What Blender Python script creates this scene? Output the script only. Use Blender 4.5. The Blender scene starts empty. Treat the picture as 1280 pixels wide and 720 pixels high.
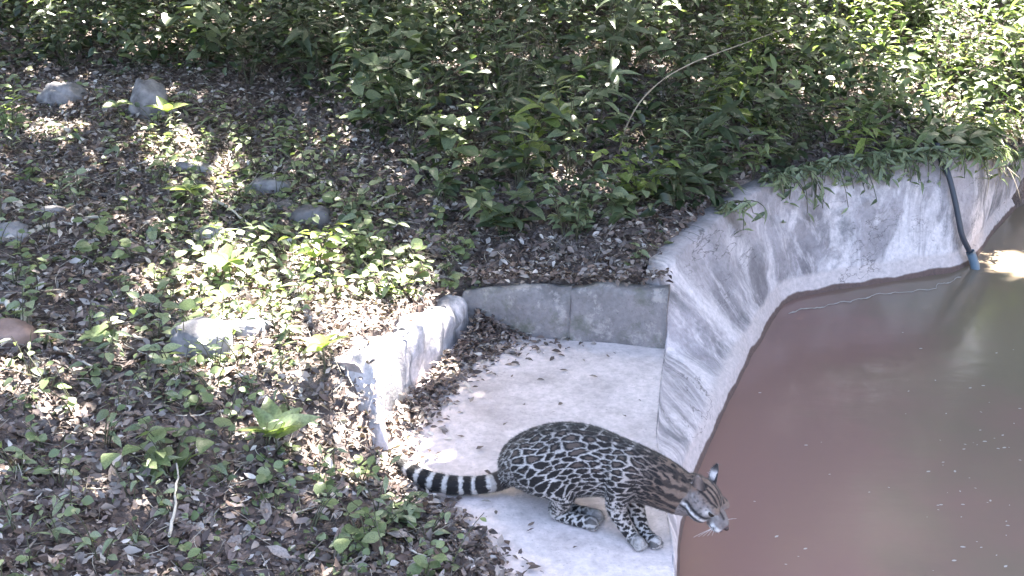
import bpy, bmesh, math, random
import numpy as np
from mathutils import Matrix, Vector
R = math.radians
rng = np.random.default_rng(7)
random.seed(7)
scene = bpy.context.scene
col = scene.collection

# ------------------------------------------------------------------ camera
F_PX = 1440.0                      # focal length in photograph pixels (1280 wide)
CAM = np.array([0.0, 0.0, 2.47])   # 2.47 m above the water
PITCH = R(21.6)
cd = bpy.data.cameras.new('camera'); cam = bpy.data.objects.new('camera', cd); col.objects.link(cam)
cd.sensor_width = 36; cd.lens = 36 * F_PX / 1280; cd.clip_end = 500; cd.clip_start = 0.05
cam.location = CAM; cam.rotation_euler = (R(90) - PITCH, 0, 0)
scene.camera = cam

# ------------------------------------------------------------------ sky, sun, exposure
SUN = np.array([0.22, 0.58, 1.0]); SUN /= np.linalg.norm(SUN)
w = bpy.data.worlds.new('World'); scene.world = w; w.use_nodes = True
nt = w.node_tree; bg = nt.nodes['Background']
sky = nt.nodes.new('ShaderNodeTexSky'); sky.sky_type = 'NISHITA'; sky.sun_disc = False; sky.dust_density = 4.5; sky.ozone_density = .6
sky.sun_elevation = math.asin(SUN[2]); sky.sun_rotation = math.atan2(SUN[0], SUN[1])
nt.links.new(sky.outputs[0], bg.inputs[0]); bg.inputs[1].default_value = 0.092
sd = bpy.data.lights.new('sun', 'SUN'); so = bpy.data.objects.new('sun', sd); col.objects.link(so)
sd.energy = 5.0; sd.angle = R(0.53); sd.color = (1.0, 0.95, 0.86)
so.rotation_euler = Vector(SUN).to_track_quat('Z', 'Y').to_euler()
so.location = (3, 8, 14)
vs = scene.view_settings
vs.view_transform = 'Standard'; vs.look = 'None'; vs.exposure = 3.75; vs.gamma = 1.0; vs.use_curve_mapping = False
scene.cycles.max_bounces = 6; scene.cycles.diffuse_bounces = 3; scene.cycles.glossy_bounces = 3
scene.cycles.transmission_bounces = 3; scene.cycles.transparent_max_bounces = 4
scene.cycles.caustics_reflective = False; scene.cycles.caustics_refractive = False

# ------------------------------------------------------------------ pixel rays
cp, sp = math.cos(PITCH), math.sin(PITCH)
def ray(px, py):
    a, b = (px - 640) / F_PX, (360 - py) / F_PX
    return np.array([a, cp + b * sp, -sp + b * cp])
def P(px, py, z):
    d = ray(px, py); t = (z - CAM[2]) / d[2]; return CAM + t * d
def project(p):
    q = np.asarray(p) - CAM
    dep = q[..., 1] * cp - q[..., 2] * sp
    up = q[..., 1] * sp + q[..., 2] * cp
    return np.stack([640 + F_PX * q[..., 0] / dep, 360 - F_PX * up / dep, dep], -1)

# ------------------------------------------------------------------ noise
_perm = np.random.default_rng(3).random((256, 256))
def vnoise(x, y):
    x = np.asarray(x, float); y = np.asarray(y, float)
    xi = np.floor(x).astype(int); yi = np.floor(y).astype(int); fx = x - xi; fy = y - yi
    fx = fx * fx * (3 - 2 * fx); fy = fy * fy * (3 - 2 * fy)
    g = lambda i, j: _perm[i % 256, j % 256]
    return (g(xi, yi) * (1 - fx) + g(xi + 1, yi) * fx) * (1 - fy) + (g(xi, yi + 1) * (1 - fx) + g(xi + 1, yi + 1) * fx) * fy
def fbm(x, y, o=3):
    s = 0; a = .5
    for k in range(o):
        s = s + a * vnoise(np.asarray(x) * 2**k + 17 * k, np.asarray(y) * 2**k + 31 * k); a *= .5
    return s / (1 - .5**o)
def sstep(a, b, x):
    t = np.clip((np.asarray(x, float) - a) / (b - a), 0, 1); return t * t * (3 - 2 * t)
def norm(v): v = np.asarray(v, float); return v / (np.linalg.norm(v, axis=-1, keepdims=True) + 1e-12)

# ------------------------------------------------------------------ object helpers
def np_mesh(name, verts, faces, smooth=False):
    """faces: (M,k) int array of one face size, or list of such arrays"""
    me = bpy.data.meshes.new(name)
    fl = faces if isinstance(faces, list) else [faces]
    fl = [np.asarray(f, np.int32) for f in fl if len(f)]
    verts = np.asarray(verts, np.float32)
    me.vertices.add(len(verts)); me.vertices.foreach_set('co', verts.ravel())
    idx = np.concatenate([f.ravel() for f in fl]); tot = np.concatenate([np.full(len(f), f.shape[1], np.int32) for f in fl])
    me.loops.add(len(idx)); me.loops.foreach_set('vertex_index', idx)
    me.polygons.add(len(tot)); me.polygons.foreach_set('loop_start', np.concatenate([[0], np.cumsum(tot)[:-1]]).astype(np.int32))
    me.polygons.foreach_set('loop_total', tot)
    if smooth: me.polygons.foreach_set('use_smooth', np.ones(len(tot), bool))
    me.update(calc_edges=True); me.validate()
    return me
def obj(name, me, mat=None, parent=None, label=None, cat=None, group=None, kind=None):
    o = bpy.data.objects.new(name, me); col.objects.link(o)
    if mat is not None and me is not None and len(me.materials) == 0: me.materials.append(mat)
    if parent is not None: o.parent = parent
    if label: o['label'] = label
    if cat: o['category'] = cat
    if group: o['group'] = group
    if kind: o['kind'] = kind
    return o
def empty(name, loc, label, cat, group=None):
    o = obj(name, None, label=label, cat=cat, group=group); o.location = loc; o.empty_display_size = .05; return o

def grid_faces(nu, nv, close_v=False):
    a = np.arange(nu * nv).reshape(nu, nv)
    if close_v: a = np.concatenate([a, a[:, :1]], 1)
    return np.stack([a[:-1, :-1], a[1:, :-1], a[1:, 1:], a[:-1, 1:]], -1).reshape(-1, 4)
def tube_arrays(pts, rad, n=6):
    pts = np.asarray(pts, float); rad = np.broadcast_to(np.asarray(rad, float), (len(pts),))
    t = norm(np.gradient(pts, axis=0)); ref = np.array([.31, .2, .93])
    if abs(norm(pts[-1] - pts[0]) @ norm(ref)) > .92: ref = np.array([1., .1, .05])
    s = norm(np.cross(t, ref)); u = np.cross(s, t)
    a = np.linspace(0, 2 * np.pi, n, endpoint=False)
    V = pts[:, None] + rad[:, None, None] * (np.cos(a)[None, :, None] * s[:, None] + np.sin(a)[None, :, None] * u[:, None])
    V = V.reshape(-1, 3); Fq = grid_faces(len(pts), n, True)
    c0, c1 = len(V), len(V) + 1
    V = np.vstack([V, pts[:1], pts[-1:]])
    tri = [[c0, (k + 1) % n, k] for k in range(n)] + [[c1, (len(pts) - 1) * n + k, (len(pts) - 1) * n + (k + 1) % n] for k in range(n)]
    return V, Fq[:, ::-1], np.array(tri)[:, ::-1]
class MB:
    def __init__(s): s.v = []; s.q = []; s.t = []; s.n = 0
    def add(s, V, Q=None, T=None):
        s.v.append(V)
        if Q is not None and len(Q): s.q.append(np.asarray(Q) + s.n)
        if T is not None and len(T): s.t.append(np.asarray(T) + s.n)
        s.n += len(V)
    def tube(s, pts, rad, n=6): s.add(*tube_arrays(pts, rad, n))
    def mesh(s, name, smooth=True):
        f = []
        if s.q: f.append(np.concatenate(s.q))
        if s.t: f.append(np.concatenate(s.t))
        return np_mesh(name, np.concatenate(s.v), f, smooth)
def bez(p0, p1, p2, n=8):
    t = np.linspace(0, 1, n)[:, None]
    return (1 - t)**2 * np.asarray(p0) + 2 * t * (1 - t) * np.asarray(p1) + t * t * np.asarray(p2)

# ------------------------------------------------------------------ materials
def mat_new(name):
    m = bpy.data.materials.new(name); m.use_nodes = True
    n = m.node_tree.nodes; return m, n, m.node_tree.links, n['Principled BSDF']
def ramp(n, stops, interp='LINEAR'):
    r = n.new('ShaderNodeValToRGB'); r.color_ramp.interpolation = interp; e = r.color_ramp.elements
    while len(e) > 1: e.remove(e[-1])
    e[0].position = stops[0][0]; e[0].color = tuple(stops[0][1]) + (1,)
    for p, c in stops[1:]: k = e.new(p); k.color = tuple(c) + (1,)
    return r
def tex_noise(n, l, scale, detail=4, vec=None, rough=.55):
    t = n.new('ShaderNodeTexNoise'); t.inputs['Scale'].default_value = scale; t.inputs['Detail'].default_value = detail; t.inputs['Roughness'].default_value = rough
    if vec is not None: l.new(vec, t.inputs['Vector'])
    return t
def mixc(n, l, fac, a, b, mode='MIX'):
    m = n.new('ShaderNodeMix'); m.data_type = 'RGBA'; m.blend_type = mode
    for s, v in ((m.inputs[0], fac), (m.inputs[6], a), (m.inputs[7], b)):
        if hasattr(v, 'is_output'): l.new(v, s)
        elif isinstance(v, (int, float)): s.default_value = v
        else: s.default_value = tuple(v) + (1,)
    return m.outputs[2]
def mapping(n, l, src, scale, rot=(0, 0, 0)):
    m = n.new('ShaderNodeMapping'); m.inputs['Scale'].default_value = scale; m.inputs['Rotation'].default_value = rot; l.new(src, m.inputs['Vector']); return m.outputs[0]
def bump(n, l, bsdf, h, strength, dist):
    b = n.new('ShaderNodeBump'); b.inputs['Strength'].default_value = strength; b.inputs['Distance'].default_value = dist
    l.new(h, b.inputs['Height']); l.new(b.outputs[0], bsdf.inputs['Normal']); return b

def leaf_mat(name, cols, per='object', transl=.35, rough=.36, spots=True):
    m, n, l, b = mat_new(name)
    if per == 'object': rnd = n.new('ShaderNodeObjectInfo').outputs['Random']
    else: rnd = n.new('ShaderNodeNewGeometry').outputs['Random Per Island']
    k = len(cols); r = ramp(n, [(i / max(1, k - 1), c) for i, c in enumerate(cols)]); l.new(rnd, r.inputs[0])
    g = n.new('ShaderNodeTexCoord')
    c = r.outputs[0]
    if spots:
        t = tex_noise(n, l, 14, 3, g.outputs['Object']); rr = ramp(n, [(.3, (.65, .65, .65)), (.7, (1.25, 1.25, 1.2))]); l.new(t.outputs[0], rr.inputs[0])
        c = mixc(n, l, 1.0, c, rr.outputs[0], 'MULTIPLY')
    l.new(c, b.inputs['Base Color']); b.inputs['Roughness'].default_value = rough; b.inputs['Specular IOR Level'].default_value = .55
    if transl > 0:
        tr = n.new('ShaderNodeBsdfTranslucent'); tc = mixc(n, l, 1.0, c, (1.35, 1.5, .7), 'MULTIPLY'); l.new(tc, tr.inputs[0])
        ms = n.new('ShaderNodeMixShader'); ms.inputs[0].default_value = transl
        l.new(b.outputs[0], ms.inputs[1]); l.new(tr.outputs[0], ms.inputs[2]); l.new(ms.outputs[0], n['Material Output'].inputs[0])
    return m

GREEN = [(.06, .085, .05), (.145, .18, .11), (.195, .235, .145), (.245, .28, .185), (.29, .33, .20), (.15, .185, .125)]
GREEN_Y = [(.22, .28, .08), (.27, .33, .11), (.17, .22, .08), (.33, .36, .15)]
GREEN_D = [(.035, .05, .028), (.075, .10, .058), (.11, .135, .088), (.05, .07, .04), (.16, .185, .115)]
GREEN_P = [(.17, .21, .11), (.22, .27, .13), (.13, .17, .085), (.27, .31, .18)]
LITTER = [(.04, .026, .025), (.10, .066, .058), (.17, .12, .108), (.27, .215, .20), (.06, .041, .038), (.34, .285, .27), (.03, .02, .02), (.62, .56, .54), (.12, .082, .073), (.045, .03, .029), (.20, .145, .13), (.075, .05, .046)]
M_green, M_greeny, M_greend, M_greenp = (leaf_mat('leaf_green', GREEN), leaf_mat('leaf_yellow_green', GREEN_Y, transl=.45), leaf_mat('leaf_dark', GREEN_D, transl=.3), leaf_mat('leaf_pale', GREEN_P))
M_green_shade = leaf_mat('leaf_green_shade', [(.02, .03, .015), (.05, .07, .035), (.03, .05, .025), (.10, .13, .07)], 'island'); M_canopy = leaf_mat('leaf_canopy', GREEN_D + GREEN, 'island', .25)  # undergrowth tones darkened to paint the shade between the bank's leaves
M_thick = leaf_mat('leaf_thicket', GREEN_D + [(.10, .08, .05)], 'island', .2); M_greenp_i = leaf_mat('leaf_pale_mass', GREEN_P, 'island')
M_twl = leaf_mat('twig_bits', [(.05, .04, .035), (.16, .13, .11), (.40, .35, .30), (.09, .07, .06), (.55, .50, .44), (.22, .18, .15)], 'island', 0, .7); M_litter_i = leaf_mat('dry_leaf_mass', LITTER, 'island', .08, .6); M_litter = leaf_mat('dry_leaf', LITTER, 'object', .08, .6)

def soil_mat():
    m, n, l, b = mat_new('soil'); g = n.new('ShaderNodeTexCoord').outputs['Object']
    a = tex_noise(n, l, 9, 6, g); c = tex_noise(n, l, 60, 4, g)
    r = ramp(n, [(.3, (.05, .036, .033)), (.5, (.12, .09, .08)), (.7, (.24, .19, .175))]); l.new(a.outputs[0], r.inputs[0])
    r2 = ramp(n, [(.3, (.6, .6, .6)), (.65, (1.2, 1.2, 1.2))]); l.new(c.outputs[0], r2.inputs[0])
    l.new(mixc(n, l, 1, r.outputs[0], r2.outputs[0], 'MULTIPLY'), b.inputs['Base Color']); b.inputs['Roughness'].default_value = .95
    bump(n, l, b, c.outputs[0], .8, .02); return m
def concrete_mat(name, light=(.50, .485, .50), dark=(.22, .215, .235), streak=False, moss=.0, blot=False):
    m, n, l, b = mat_new(name); tc = n.new('ShaderNodeTexCoord'); g = tc.outputs['Object']
    big = tex_noise(n, l, 3.2, 5, g, .6); fine = tex_noise(n, l, 38, 5, g, .65); spk = tex_noise(n, l, 120, 2, g)
    r = ramp(n, [(.33, dark), (.52, tuple((np.array(light) + np.array(dark)) / 2 + .04)), (.68, light)]); l.new(big.outputs[0], r.inputs[0]); c = r.outputs[0]
    if streak:
      gs = g
      if streak is True: at_ = n.new('ShaderNodeAttribute'); at_.attribute_name = 'wall_uv'; gs = at_.outputs['Vector']
      sv = mapping(n, l, gs, (5.5, 2.1, 1) if streak is True else (11, 9, 1.3)); s = tex_noise(n, l, 1.0, 8, sv, .68); s.inputs['Distortion'].default_value = .9 if streak is True else 0
      if streak is True:
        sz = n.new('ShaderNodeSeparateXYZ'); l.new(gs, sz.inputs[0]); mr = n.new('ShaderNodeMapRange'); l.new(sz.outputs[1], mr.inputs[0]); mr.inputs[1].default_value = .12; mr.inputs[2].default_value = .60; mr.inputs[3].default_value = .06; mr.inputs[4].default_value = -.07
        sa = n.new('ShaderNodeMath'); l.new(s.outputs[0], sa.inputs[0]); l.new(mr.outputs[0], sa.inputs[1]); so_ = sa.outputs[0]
      else: so_ = s.outputs[0]
      rs = ramp(n, [(.47, (0, 0, 0)), (.55, (.55, .55, .55)), (.62, (1, 1, 1))]); l.new(so_, rs.inputs[0])
      c = mixc(n, l, rs.outputs[0], c, (.68, .61, .615))
      sv2 = mapping(n, l, gs, (3.2, 3.0, 1) if streak is True else (7, 8, .9)); s2 = tex_noise(n, l, 1.3, 6, sv2, .66)
      rs2 = ramp(n, [(.56, (0, 0, 0)), (.68, (.7, .7, .7))]); l.new(s2.outputs[0], rs2.inputs[0])
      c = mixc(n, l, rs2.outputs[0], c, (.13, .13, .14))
      if streak is True:
        sx = n.new('ShaderNodeSeparateXYZ'); l.new(g, sx.inputs[0])
        wob = tex_noise(n, l, 5, 3, g); ad = n.new('ShaderNodeMath'); ad.operation = 'MULTIPLY_ADD'; ad.inputs[1].default_value = .05; l.new(wob.outputs[0], ad.inputs[0]); l.new(sx.outputs[2], ad.inputs[2])
        rz = ramp(n, [(.125, (1, 1, 1)), (.15, (0, 0, 0))]); l.new(ad.outputs[0], rz.inputs[0])
        c = mixc(n, l, rz.outputs[0], c, (.58, .50, .49))          # sediment ring left by higher water
        rz2 = ramp(n, [(.050, (1, 1, 1)), (.058, (0, 0, 0))]); l.new(ad.outputs[0], rz2.inputs[0])
        c = mixc(n, l, rz2.outputs[0], c, (.13, .085, .075))       # dark band along the waterline
    if streak is True:
        ck = tex_noise(n, l, 1.0, 5, mapping(n, l, gs, (2.6, 5.5, 1)), .6); cs = n.new('ShaderNodeMath'); cs.operation = 'SUBTRACT'; cs.inputs[1].default_value = .5; l.new(ck.outputs[0], cs.inputs[0]); ca_ = n.new('ShaderNodeMath'); ca_.operation = 'ABSOLUTE'; l.new(cs.outputs[0], ca_.inputs[0])
        rc = ramp(n, [(.0, (1, 1, 1)), (.008, (0, 0, 0))]); l.new(ca_.outputs[0], rc.inputs[0]); cm_ = tex_noise(n, l, 2.3, 2, gs); rcm = ramp(n, [(.52, (0, 0, 0)), (.58, (.75, .75, .75))]); l.new(cm_.outputs[0], rcm.inputs[0])
        c = mixc(n, l, mixc(n, l, 1, rc.outputs[0], rcm.outputs[0], 'MULTIPLY'), c, (.07, .06, .06))       # hairline cracks
    rf = ramp(n, [(.3, (.78, .78, .78)), (.7, (1.12, 1.12, 1.12))]); l.new(fine.outputs[0], rf.inputs[0])
    c = mixc(n, l, 1, c, rf.outputs[0], 'MULTIPLY')
    rk = ramp(n, [(.28, (.35, .35, .35)), (.36, (1, 1, 1))]); l.new(spk.outputs[0], rk.inputs[0]); c = mixc(n, l, .5, c, rk.outputs[0], 'MULTIPLY')
    if blot == 'dirt':
        bt = tex_noise(n, l, 4.5, 7, g, .72); rb = ramp(n, [(.50, (0, 0, 0)), (.72, (.55, .55, .55))]); l.new(bt.outputs[0], rb.inputs[0]); c = mixc(n, l, rb.outputs[0], c, (.30, .25, .235))
    elif blot:
        bt = tex_noise(n, l, 11, 6, g, .7); rb = ramp(n, [(.52, (0, 0, 0)), (.60, (.8, .8, .8))]); l.new(bt.outputs[0], rb.inputs[0]); c = mixc(n, l, rb.outputs[0], c, (.33, .30, .285))
    if moss > 0:
        mo = tex_noise(n, l, 6, 6, g, .7); rm = ramp(n, [(.5, (0, 0, 0)), (.68, (moss, moss, moss))]); l.new(mo.outputs[0], rm.inputs[0])
        c = mixc(n, l, rm.outputs[0], c, (.10, .10, .075))
    l.new(c, b.inputs['Base Color']); b.inputs['Roughness'].default_value = .88
    bump(n, l, b, fine.outputs[0], .5, .008); return m
def simple_mat(name, c1, c2, scale=12, rough=.8, bumpd=.004, stretch=(1, 1, 1)):
    m, n, l, b = mat_new(name); g = mapping(n, l, n.new('ShaderNodeTexCoord').outputs['Object'], stretch); t = tex_noise(n, l, scale, 6, g, .62)
    r = ramp(n, [(.32, c1), (.68, c2)]); l.new(t.outputs[0], r.inputs[0]); l.new(r.outputs[0], b.inputs['Base Color']); b.inputs['Roughness'].default_value = rough
    bump(n, l, b, t.outputs[0], .6, bumpd); return m
def water_mat():
    m, n, l, b = mat_new('muddy_water'); g = n.new('ShaderNodeTexCoord').outputs['Object']
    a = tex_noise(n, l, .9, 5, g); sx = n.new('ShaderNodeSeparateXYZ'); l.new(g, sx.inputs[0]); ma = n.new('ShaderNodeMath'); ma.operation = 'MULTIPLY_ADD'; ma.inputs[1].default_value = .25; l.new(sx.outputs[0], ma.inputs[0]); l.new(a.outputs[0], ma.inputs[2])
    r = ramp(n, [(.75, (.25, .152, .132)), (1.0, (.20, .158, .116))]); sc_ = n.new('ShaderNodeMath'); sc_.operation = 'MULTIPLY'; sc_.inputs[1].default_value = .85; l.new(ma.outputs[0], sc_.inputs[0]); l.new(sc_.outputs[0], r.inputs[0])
    l.new(r.outputs[0], b.inputs['Base Color']); b.inputs['Roughness'].default_value = .13; b.inputs['IOR'].default_value = 1.33
    wv = tex_noise(n, l, 9, 3, mapping(n, l, g, (.6, 1.4, 1))); bump(n, l, b, wv.outputs[0], .06, .02); return m
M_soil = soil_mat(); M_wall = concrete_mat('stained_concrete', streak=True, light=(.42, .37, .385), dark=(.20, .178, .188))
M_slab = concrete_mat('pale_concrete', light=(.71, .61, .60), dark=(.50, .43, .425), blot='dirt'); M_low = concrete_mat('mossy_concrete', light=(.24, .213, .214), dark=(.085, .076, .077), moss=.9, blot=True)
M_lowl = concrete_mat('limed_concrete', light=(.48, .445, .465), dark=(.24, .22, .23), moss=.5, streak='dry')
M_rock = simple_mat('grey_rock', (.07, .066, .07), (.33, .31, .32), 9, .92, .03); M_rockd = simple_mat('dark_rock', (.06, .055, .06), (.17, .16, .17), 7, .9, .02)
M_twig = simple_mat('dry_twig', (.12, .09, .075), (.36, .31, .27), 20, .85, .002); M_twigp = simple_mat('pale_twig', (.36, .32, .27), (.60, .55, .48), 20, .8, .002)
M_stem = simple_mat('green_stem', (.045, .045, .025), (.10, .10, .055), 20, .7, .001); M_bark = simple_mat('bark', (.06, .048, .04), (.19, .16, .14), 8, .95, .02, (1, 1, .25))
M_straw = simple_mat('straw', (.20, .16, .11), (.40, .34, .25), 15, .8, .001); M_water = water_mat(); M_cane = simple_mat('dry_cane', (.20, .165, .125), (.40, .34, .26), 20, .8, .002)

# ------------------------------------------------------------------ concrete lines (from the photograph's pixels, each on its own level)
SLAB_Z = 0.22
base_px = [(846, 800), (850, 680), (868, 600), (905, 515), (940, 445), (978, 382), (1000, 371), (1050, 362), (1100, 354), (1190, 341), (1215, 330), (1245, 288), (1280, 250)]
BASE = [P(x, y, 0) for x, y in base_px]
BASE = [np.array([BASE[0][0] - .10, -3.0, 0.]), np.array([BASE[0][0] - .02, 1.2, 0.])] + BASE + [np.array([5.2, 9.0, 0.]), np.array([8.5, 9.2, 0.])]
top_px = [(843, 800, .22), (843, 690, .22), (829, 600, .22), (822, 545, .22), (828, 470, .22), (834, 440, .225), (836, 414, .30), (833, 377, .44), (822, 346, .53), (850, 318, .56), (880, 290, .58), (915, 258, .60), (940, 240, .62), (965, 228, .63), (1040, 207, .63), (1100, 203, .63), (1190, 197, .63), (1222, 196, .58), (1250, 197, .5), (1280, 196, .40)]
TOP = [P(x, y, z) for x, y, z in top_px]
TOP = [np.array([TOP[0][0] - .10, -3.0, .22]), np.array([TOP[0][0], 1.2, .22])] + TOP + [np.array([5.2, 9.3, .45]), np.array([8.5, 9.5, .5])]
def resample(pts, n, keys=None):
    pts = np.asarray(pts, float); s = np.concatenate([[0], np.cumsum(np.linalg.norm(np.diff(pts, axis=0), axis=1))])
    t = np.linspace(0, s[-1], n) if keys is None else keys * s[-1]
    return np.stack([np.interp(t, s, pts[:, k]) for k in range(3)], 1)
# pair the two lines by matching key points (corner to corner), then resample between the keys
kt = [0, 1, 3, 5, 7, 10, 12, 14, 17, 18, 19, 21, 23]; kb = [0, 1, 3, 4.5, 5.6, 6.15, 6.6, 7.0, 10, 11, 12, 14, 16]
def at_index(pts, f): i = min(int(f), len(pts) - 2); return pts[i] + (f - i) * (pts[i + 1] - pts[i])
def between(pts, f0, f1, n): return np.array([at_index(pts, f) for f in np.linspace(f0, f1, n, endpoint=False)])
nst = [40, 40, 26, 16, 22, 20, 16, 36, 14, 8, 22, 30]
T = np.concatenate([between(TOP, kt[i], kt[i + 1], nst[i]) for i in range(len(nst))] + [np.array([TOP[-1]])])
B = np.concatenate([between(BASE, kb[i], kb[i + 1], nst[i]) for i in range(len(nst))] + [np.array([BASE[-1]])])
def smooth_line(L, it, lo=0):
    L = L.copy()
    for _ in range(it): L[lo + 1:-1] = .5 * L[lo + 1:-1] + .25 * (L[lo:-2] + L[lo + 2:])
    return L
T = smooth_line(T, 2, 80); B = smooth_line(B, 1, 80)
N_ST = len(T)
tan = norm(np.gradient(B, axis=0)); side = norm(smooth_line(np.stack([tan[:, 1], -tan[:, 0], 0 * tan[:, 0]], 1), 6))   # towards the water
# inner floor of pond and slab as one polygon: terrain stays outside it
C_L = P(592, 415, SLAB_Z); C_R = TOP[9].copy(); L_N = P(466, 548, SLAB_Z)
C_L2 = np.array([C_L[0] - .05, C_L[1] + .02, .42]); L_N2 = np.array([L_N[0] - .05, L_N[1], .57])
wall_rear = T[106:] - side[106:] * .10
i_end = int(np.argmin(np.linalg.norm(T - TOP[9], axis=1)))
TH = .15
bl = [np.array([.35, -3, .26]), np.array([.32, 1.6, .26]), P(622, 760, .24), P(570, 690, .245), P(524, 640, .25), P(476, 598, .28), np.array([L_N[0] + .01, L_N[1] - .10, .37]), np.array([L_N[0] - .03, L_N[1] - .01, .50]), np.array([L_N[0] - .13, L_N[1] + .12, .545]), np.array([(C_L[0] + L_N[0]) / 2 - .16, (C_L[1] + L_N[1]) / 2 + .03, .485]),
      np.array([C_L[0] - .08, C_L[1] + .12, .425]), np.array([(C_L[0] + C_R[0]) / 2, (C_L[1] + C_R[1]) / 2 + .10, .475]), np.array([C_R[0] - .03, C_R[1] + .11, .53])]
rear = (T - side * .10)[i_end + 8::6]; bl += [r for r in rear]
BL = np.array(bl); POLY = np.vstack([BL[:, :2], [[9, 8], [9, -4], [.35, -4]]])
def inside(x, y):
    x = np.asarray(x, float); y = np.asarray(y, float); c = np.zeros(x.shape, bool); n = len(POLY)
    for i in range(n):
        x0, y0 = POLY[i]; x1, y1 = POLY[(i + 1) % n]
        if y0 == y1: continue
        hit = ((y0 > y) != (y1 > y)) & (x < (x1 - x0) * (y - y0) / (y1 - y0) + x0); c ^= hit
    return c
_bs = []
for i in range(len(BL) - 1):
    k = max(2, int(np.linalg.norm(BL[i + 1] - BL[i]) / .06)); tt = np.linspace(0, 1, k, endpoint=False)[:, None]; _bs.append(BL[i] * (1 - tt) + BL[i + 1] * tt)
BS = np.concatenate(_bs + [BL[-1:]])
def _height(x, y):
    sh = np.shape(x); x = np.ravel(x).astype(float); y = np.ravel(y).astype(float); z = np.empty(len(x))
    for s in range(0, len(x), 20000):
        xx, yy = x[s:s + 20000], y[s:s + 20000]
        d2 = (xx[:, None] - BS[None, :, 0])**2 + (yy[:, None] - BS[None, :, 1])**2
        d = np.sqrt(d2.min(1)); wgt = 1 / (d2 + .003)**2; zb = (wgt * BS[None, :, 2]).sum(1) / wgt.sum(1)
        slope = .12 + .13 * sstep(-1.2, .5, xx) * sstep(4.8, 6.0, yy)
        rise = slope * np.minimum(d, 9) + .25 * sstep(3.5, 8, d)
        n = (fbm(xx * 1.3, yy * 1.3, 3) - .5) * .22 * sstep(.05, .9, d) + (fbm(xx * 6, yy * 6, 2) - .5) * .05 * sstep(.02, .25, d)
        h = zb + rise + n
        ins = inside(xx, yy); h[ins] = np.maximum(-.8, zb[ins] - .03 - 6 * d[ins])
        z[s:s + 20000] = h
    return z.reshape(sh)
# cached on a fine grid for fast look-ups
GX = np.concatenate([np.linspace(-60, -5, 14), np.arange(-4.6, 5.6, .045), np.linspace(6, 60, 14)])
GY = np.concatenate([np.linspace(-40, .8, 10), np.arange(1.2, 11.5, .045), np.linspace(12, 80, 16)])
GZ = _height(*np.meshgrid(GX, GY, indexing='ij'))
def H(x, y):
    x = np.asarray(x, float); y = np.asarray(y, float)
    i = np.clip(np.searchsorted(GX, x) - 1, 0, len(GX) - 2); j = np.clip(np.searchsorted(GY, y) - 1, 0, len(GY) - 2)
    fx = (x - GX[i]) / (GX[i + 1] - GX[i]); fy = (y - GY[j]) / (GY[j + 1] - GY[j])
    return (GZ[i, j] * (1 - fx) + GZ[i + 1, j] * fx) * (1 - fy) + (GZ[i, j + 1] * (1 - fx) + GZ[i + 1, j + 1] * fx) * fy
def hit(px, py):
    d = ray(px, py); t = np.linspace(1.5, 16, 900); p = CAM + t[:, None] * d
    below = np.nonzero(p[:, 2] < H(p[:, 0], p[:, 1]))[0]
    return p[below[0]] if len(below) else p[-1]
def slope_n(x, y, e=.06):
    return norm(np.stack([(H(x - e, y) - H(x + e, y)) / (2 * e), (H(x, y - e) - H(x, y + e)) / (2 * e), np.ones(np.shape(x))], -1))

# ------------------------------------------------------------------ setting: ground, slab, water, walls
gx, gy = np.meshgrid(GX, GY, indexing='ij')
obj('ground', np_mesh('ground', np.stack([gx, gy, GZ], -1).reshape(-1, 3), grid_faces(len(GX), len(GY)), True), M_soil, kind='structure')
# slab: rows follow the pond edge
i_sl = int(np.argmin(np.abs(T[:130, 1] - (TOP[7][1] - .01)))); Ts = T[:i_sl + 1]; nu = 46
u = np.linspace(0, 1, nu)[None, :, None]
left = np.stack([np.full(len(Ts), -.95), Ts[:, 1] + .30 * sstep(3, 4.9, Ts[:, 1]), np.full(len(Ts), SLAB_Z)], 1)
SV = left[:, None] * (1 - u) + Ts[:, None] * [1, 1, 0] * u + np.array([0, 0, SLAB_Z]) * u
SV[..., 2] = SLAB_Z + (fbm(SV[..., 0] * 3, SV[..., 1] * 3) - .5) * .022 * (1 - u[..., 0])
SV = np.concatenate([SV, SV[-1:] + [0, .35, 0]], 0)
obj('concrete_slab', np_mesh('slab', SV.reshape(-1, 3), grid_faces(len(Ts) + 1, nu)[:, ::-1], True), M_slab, kind='structure')
wx, wy = np.meshgrid(np.linspace(.2, 12, 60), np.linspace(-5, 11, 60), indexing='ij')
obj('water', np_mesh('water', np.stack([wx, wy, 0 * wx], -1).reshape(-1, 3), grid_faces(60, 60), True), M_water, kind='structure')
# pond wall: top lip, streaked face, foot, under water
rows = []; capw = (.012 + .148 * sstep(i_end - 2, i_end + 22, np.arange(N_ST)))[:, None]
rows.append(T - side * capw - [0, 0, .35]); rows.append(T - side * capw - [0, 0, .004]); rows.append(T - side * capw * .35 + [0, 0, .004]); rows.append(T)
ks = np.linspace(.03, .82, 12)
foot = B + [0, 0, .085] - side * .035
for k in ks:
    q = T * (1 - k) + foot * k
    bulge = math.sin(math.pi * k) * .012
    rows.append(q + side * bulge)
rows.append(foot); rows.append(foot + side * .016 - [0, 0, .035]); rows.append(B + side * .0); rows.append(B + side * .06 - [0, 0, .4])
WV = np.stack(rows, 1)
dn = (fbm(WV[..., 0] * 5 + WV[..., 1] * 3, WV[..., 2] * 7 + WV[..., 1] * 4, 4) - .5)
msk = np.ones(WV.shape[1]); msk[:3] = .15; msk[-3:] = .35
WV += side[:, None] * (dn * .045 * msk[None])[..., None] * np.where(np.arange(N_ST) > i_end - 20, 1, .35)[:, None, None]
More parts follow.
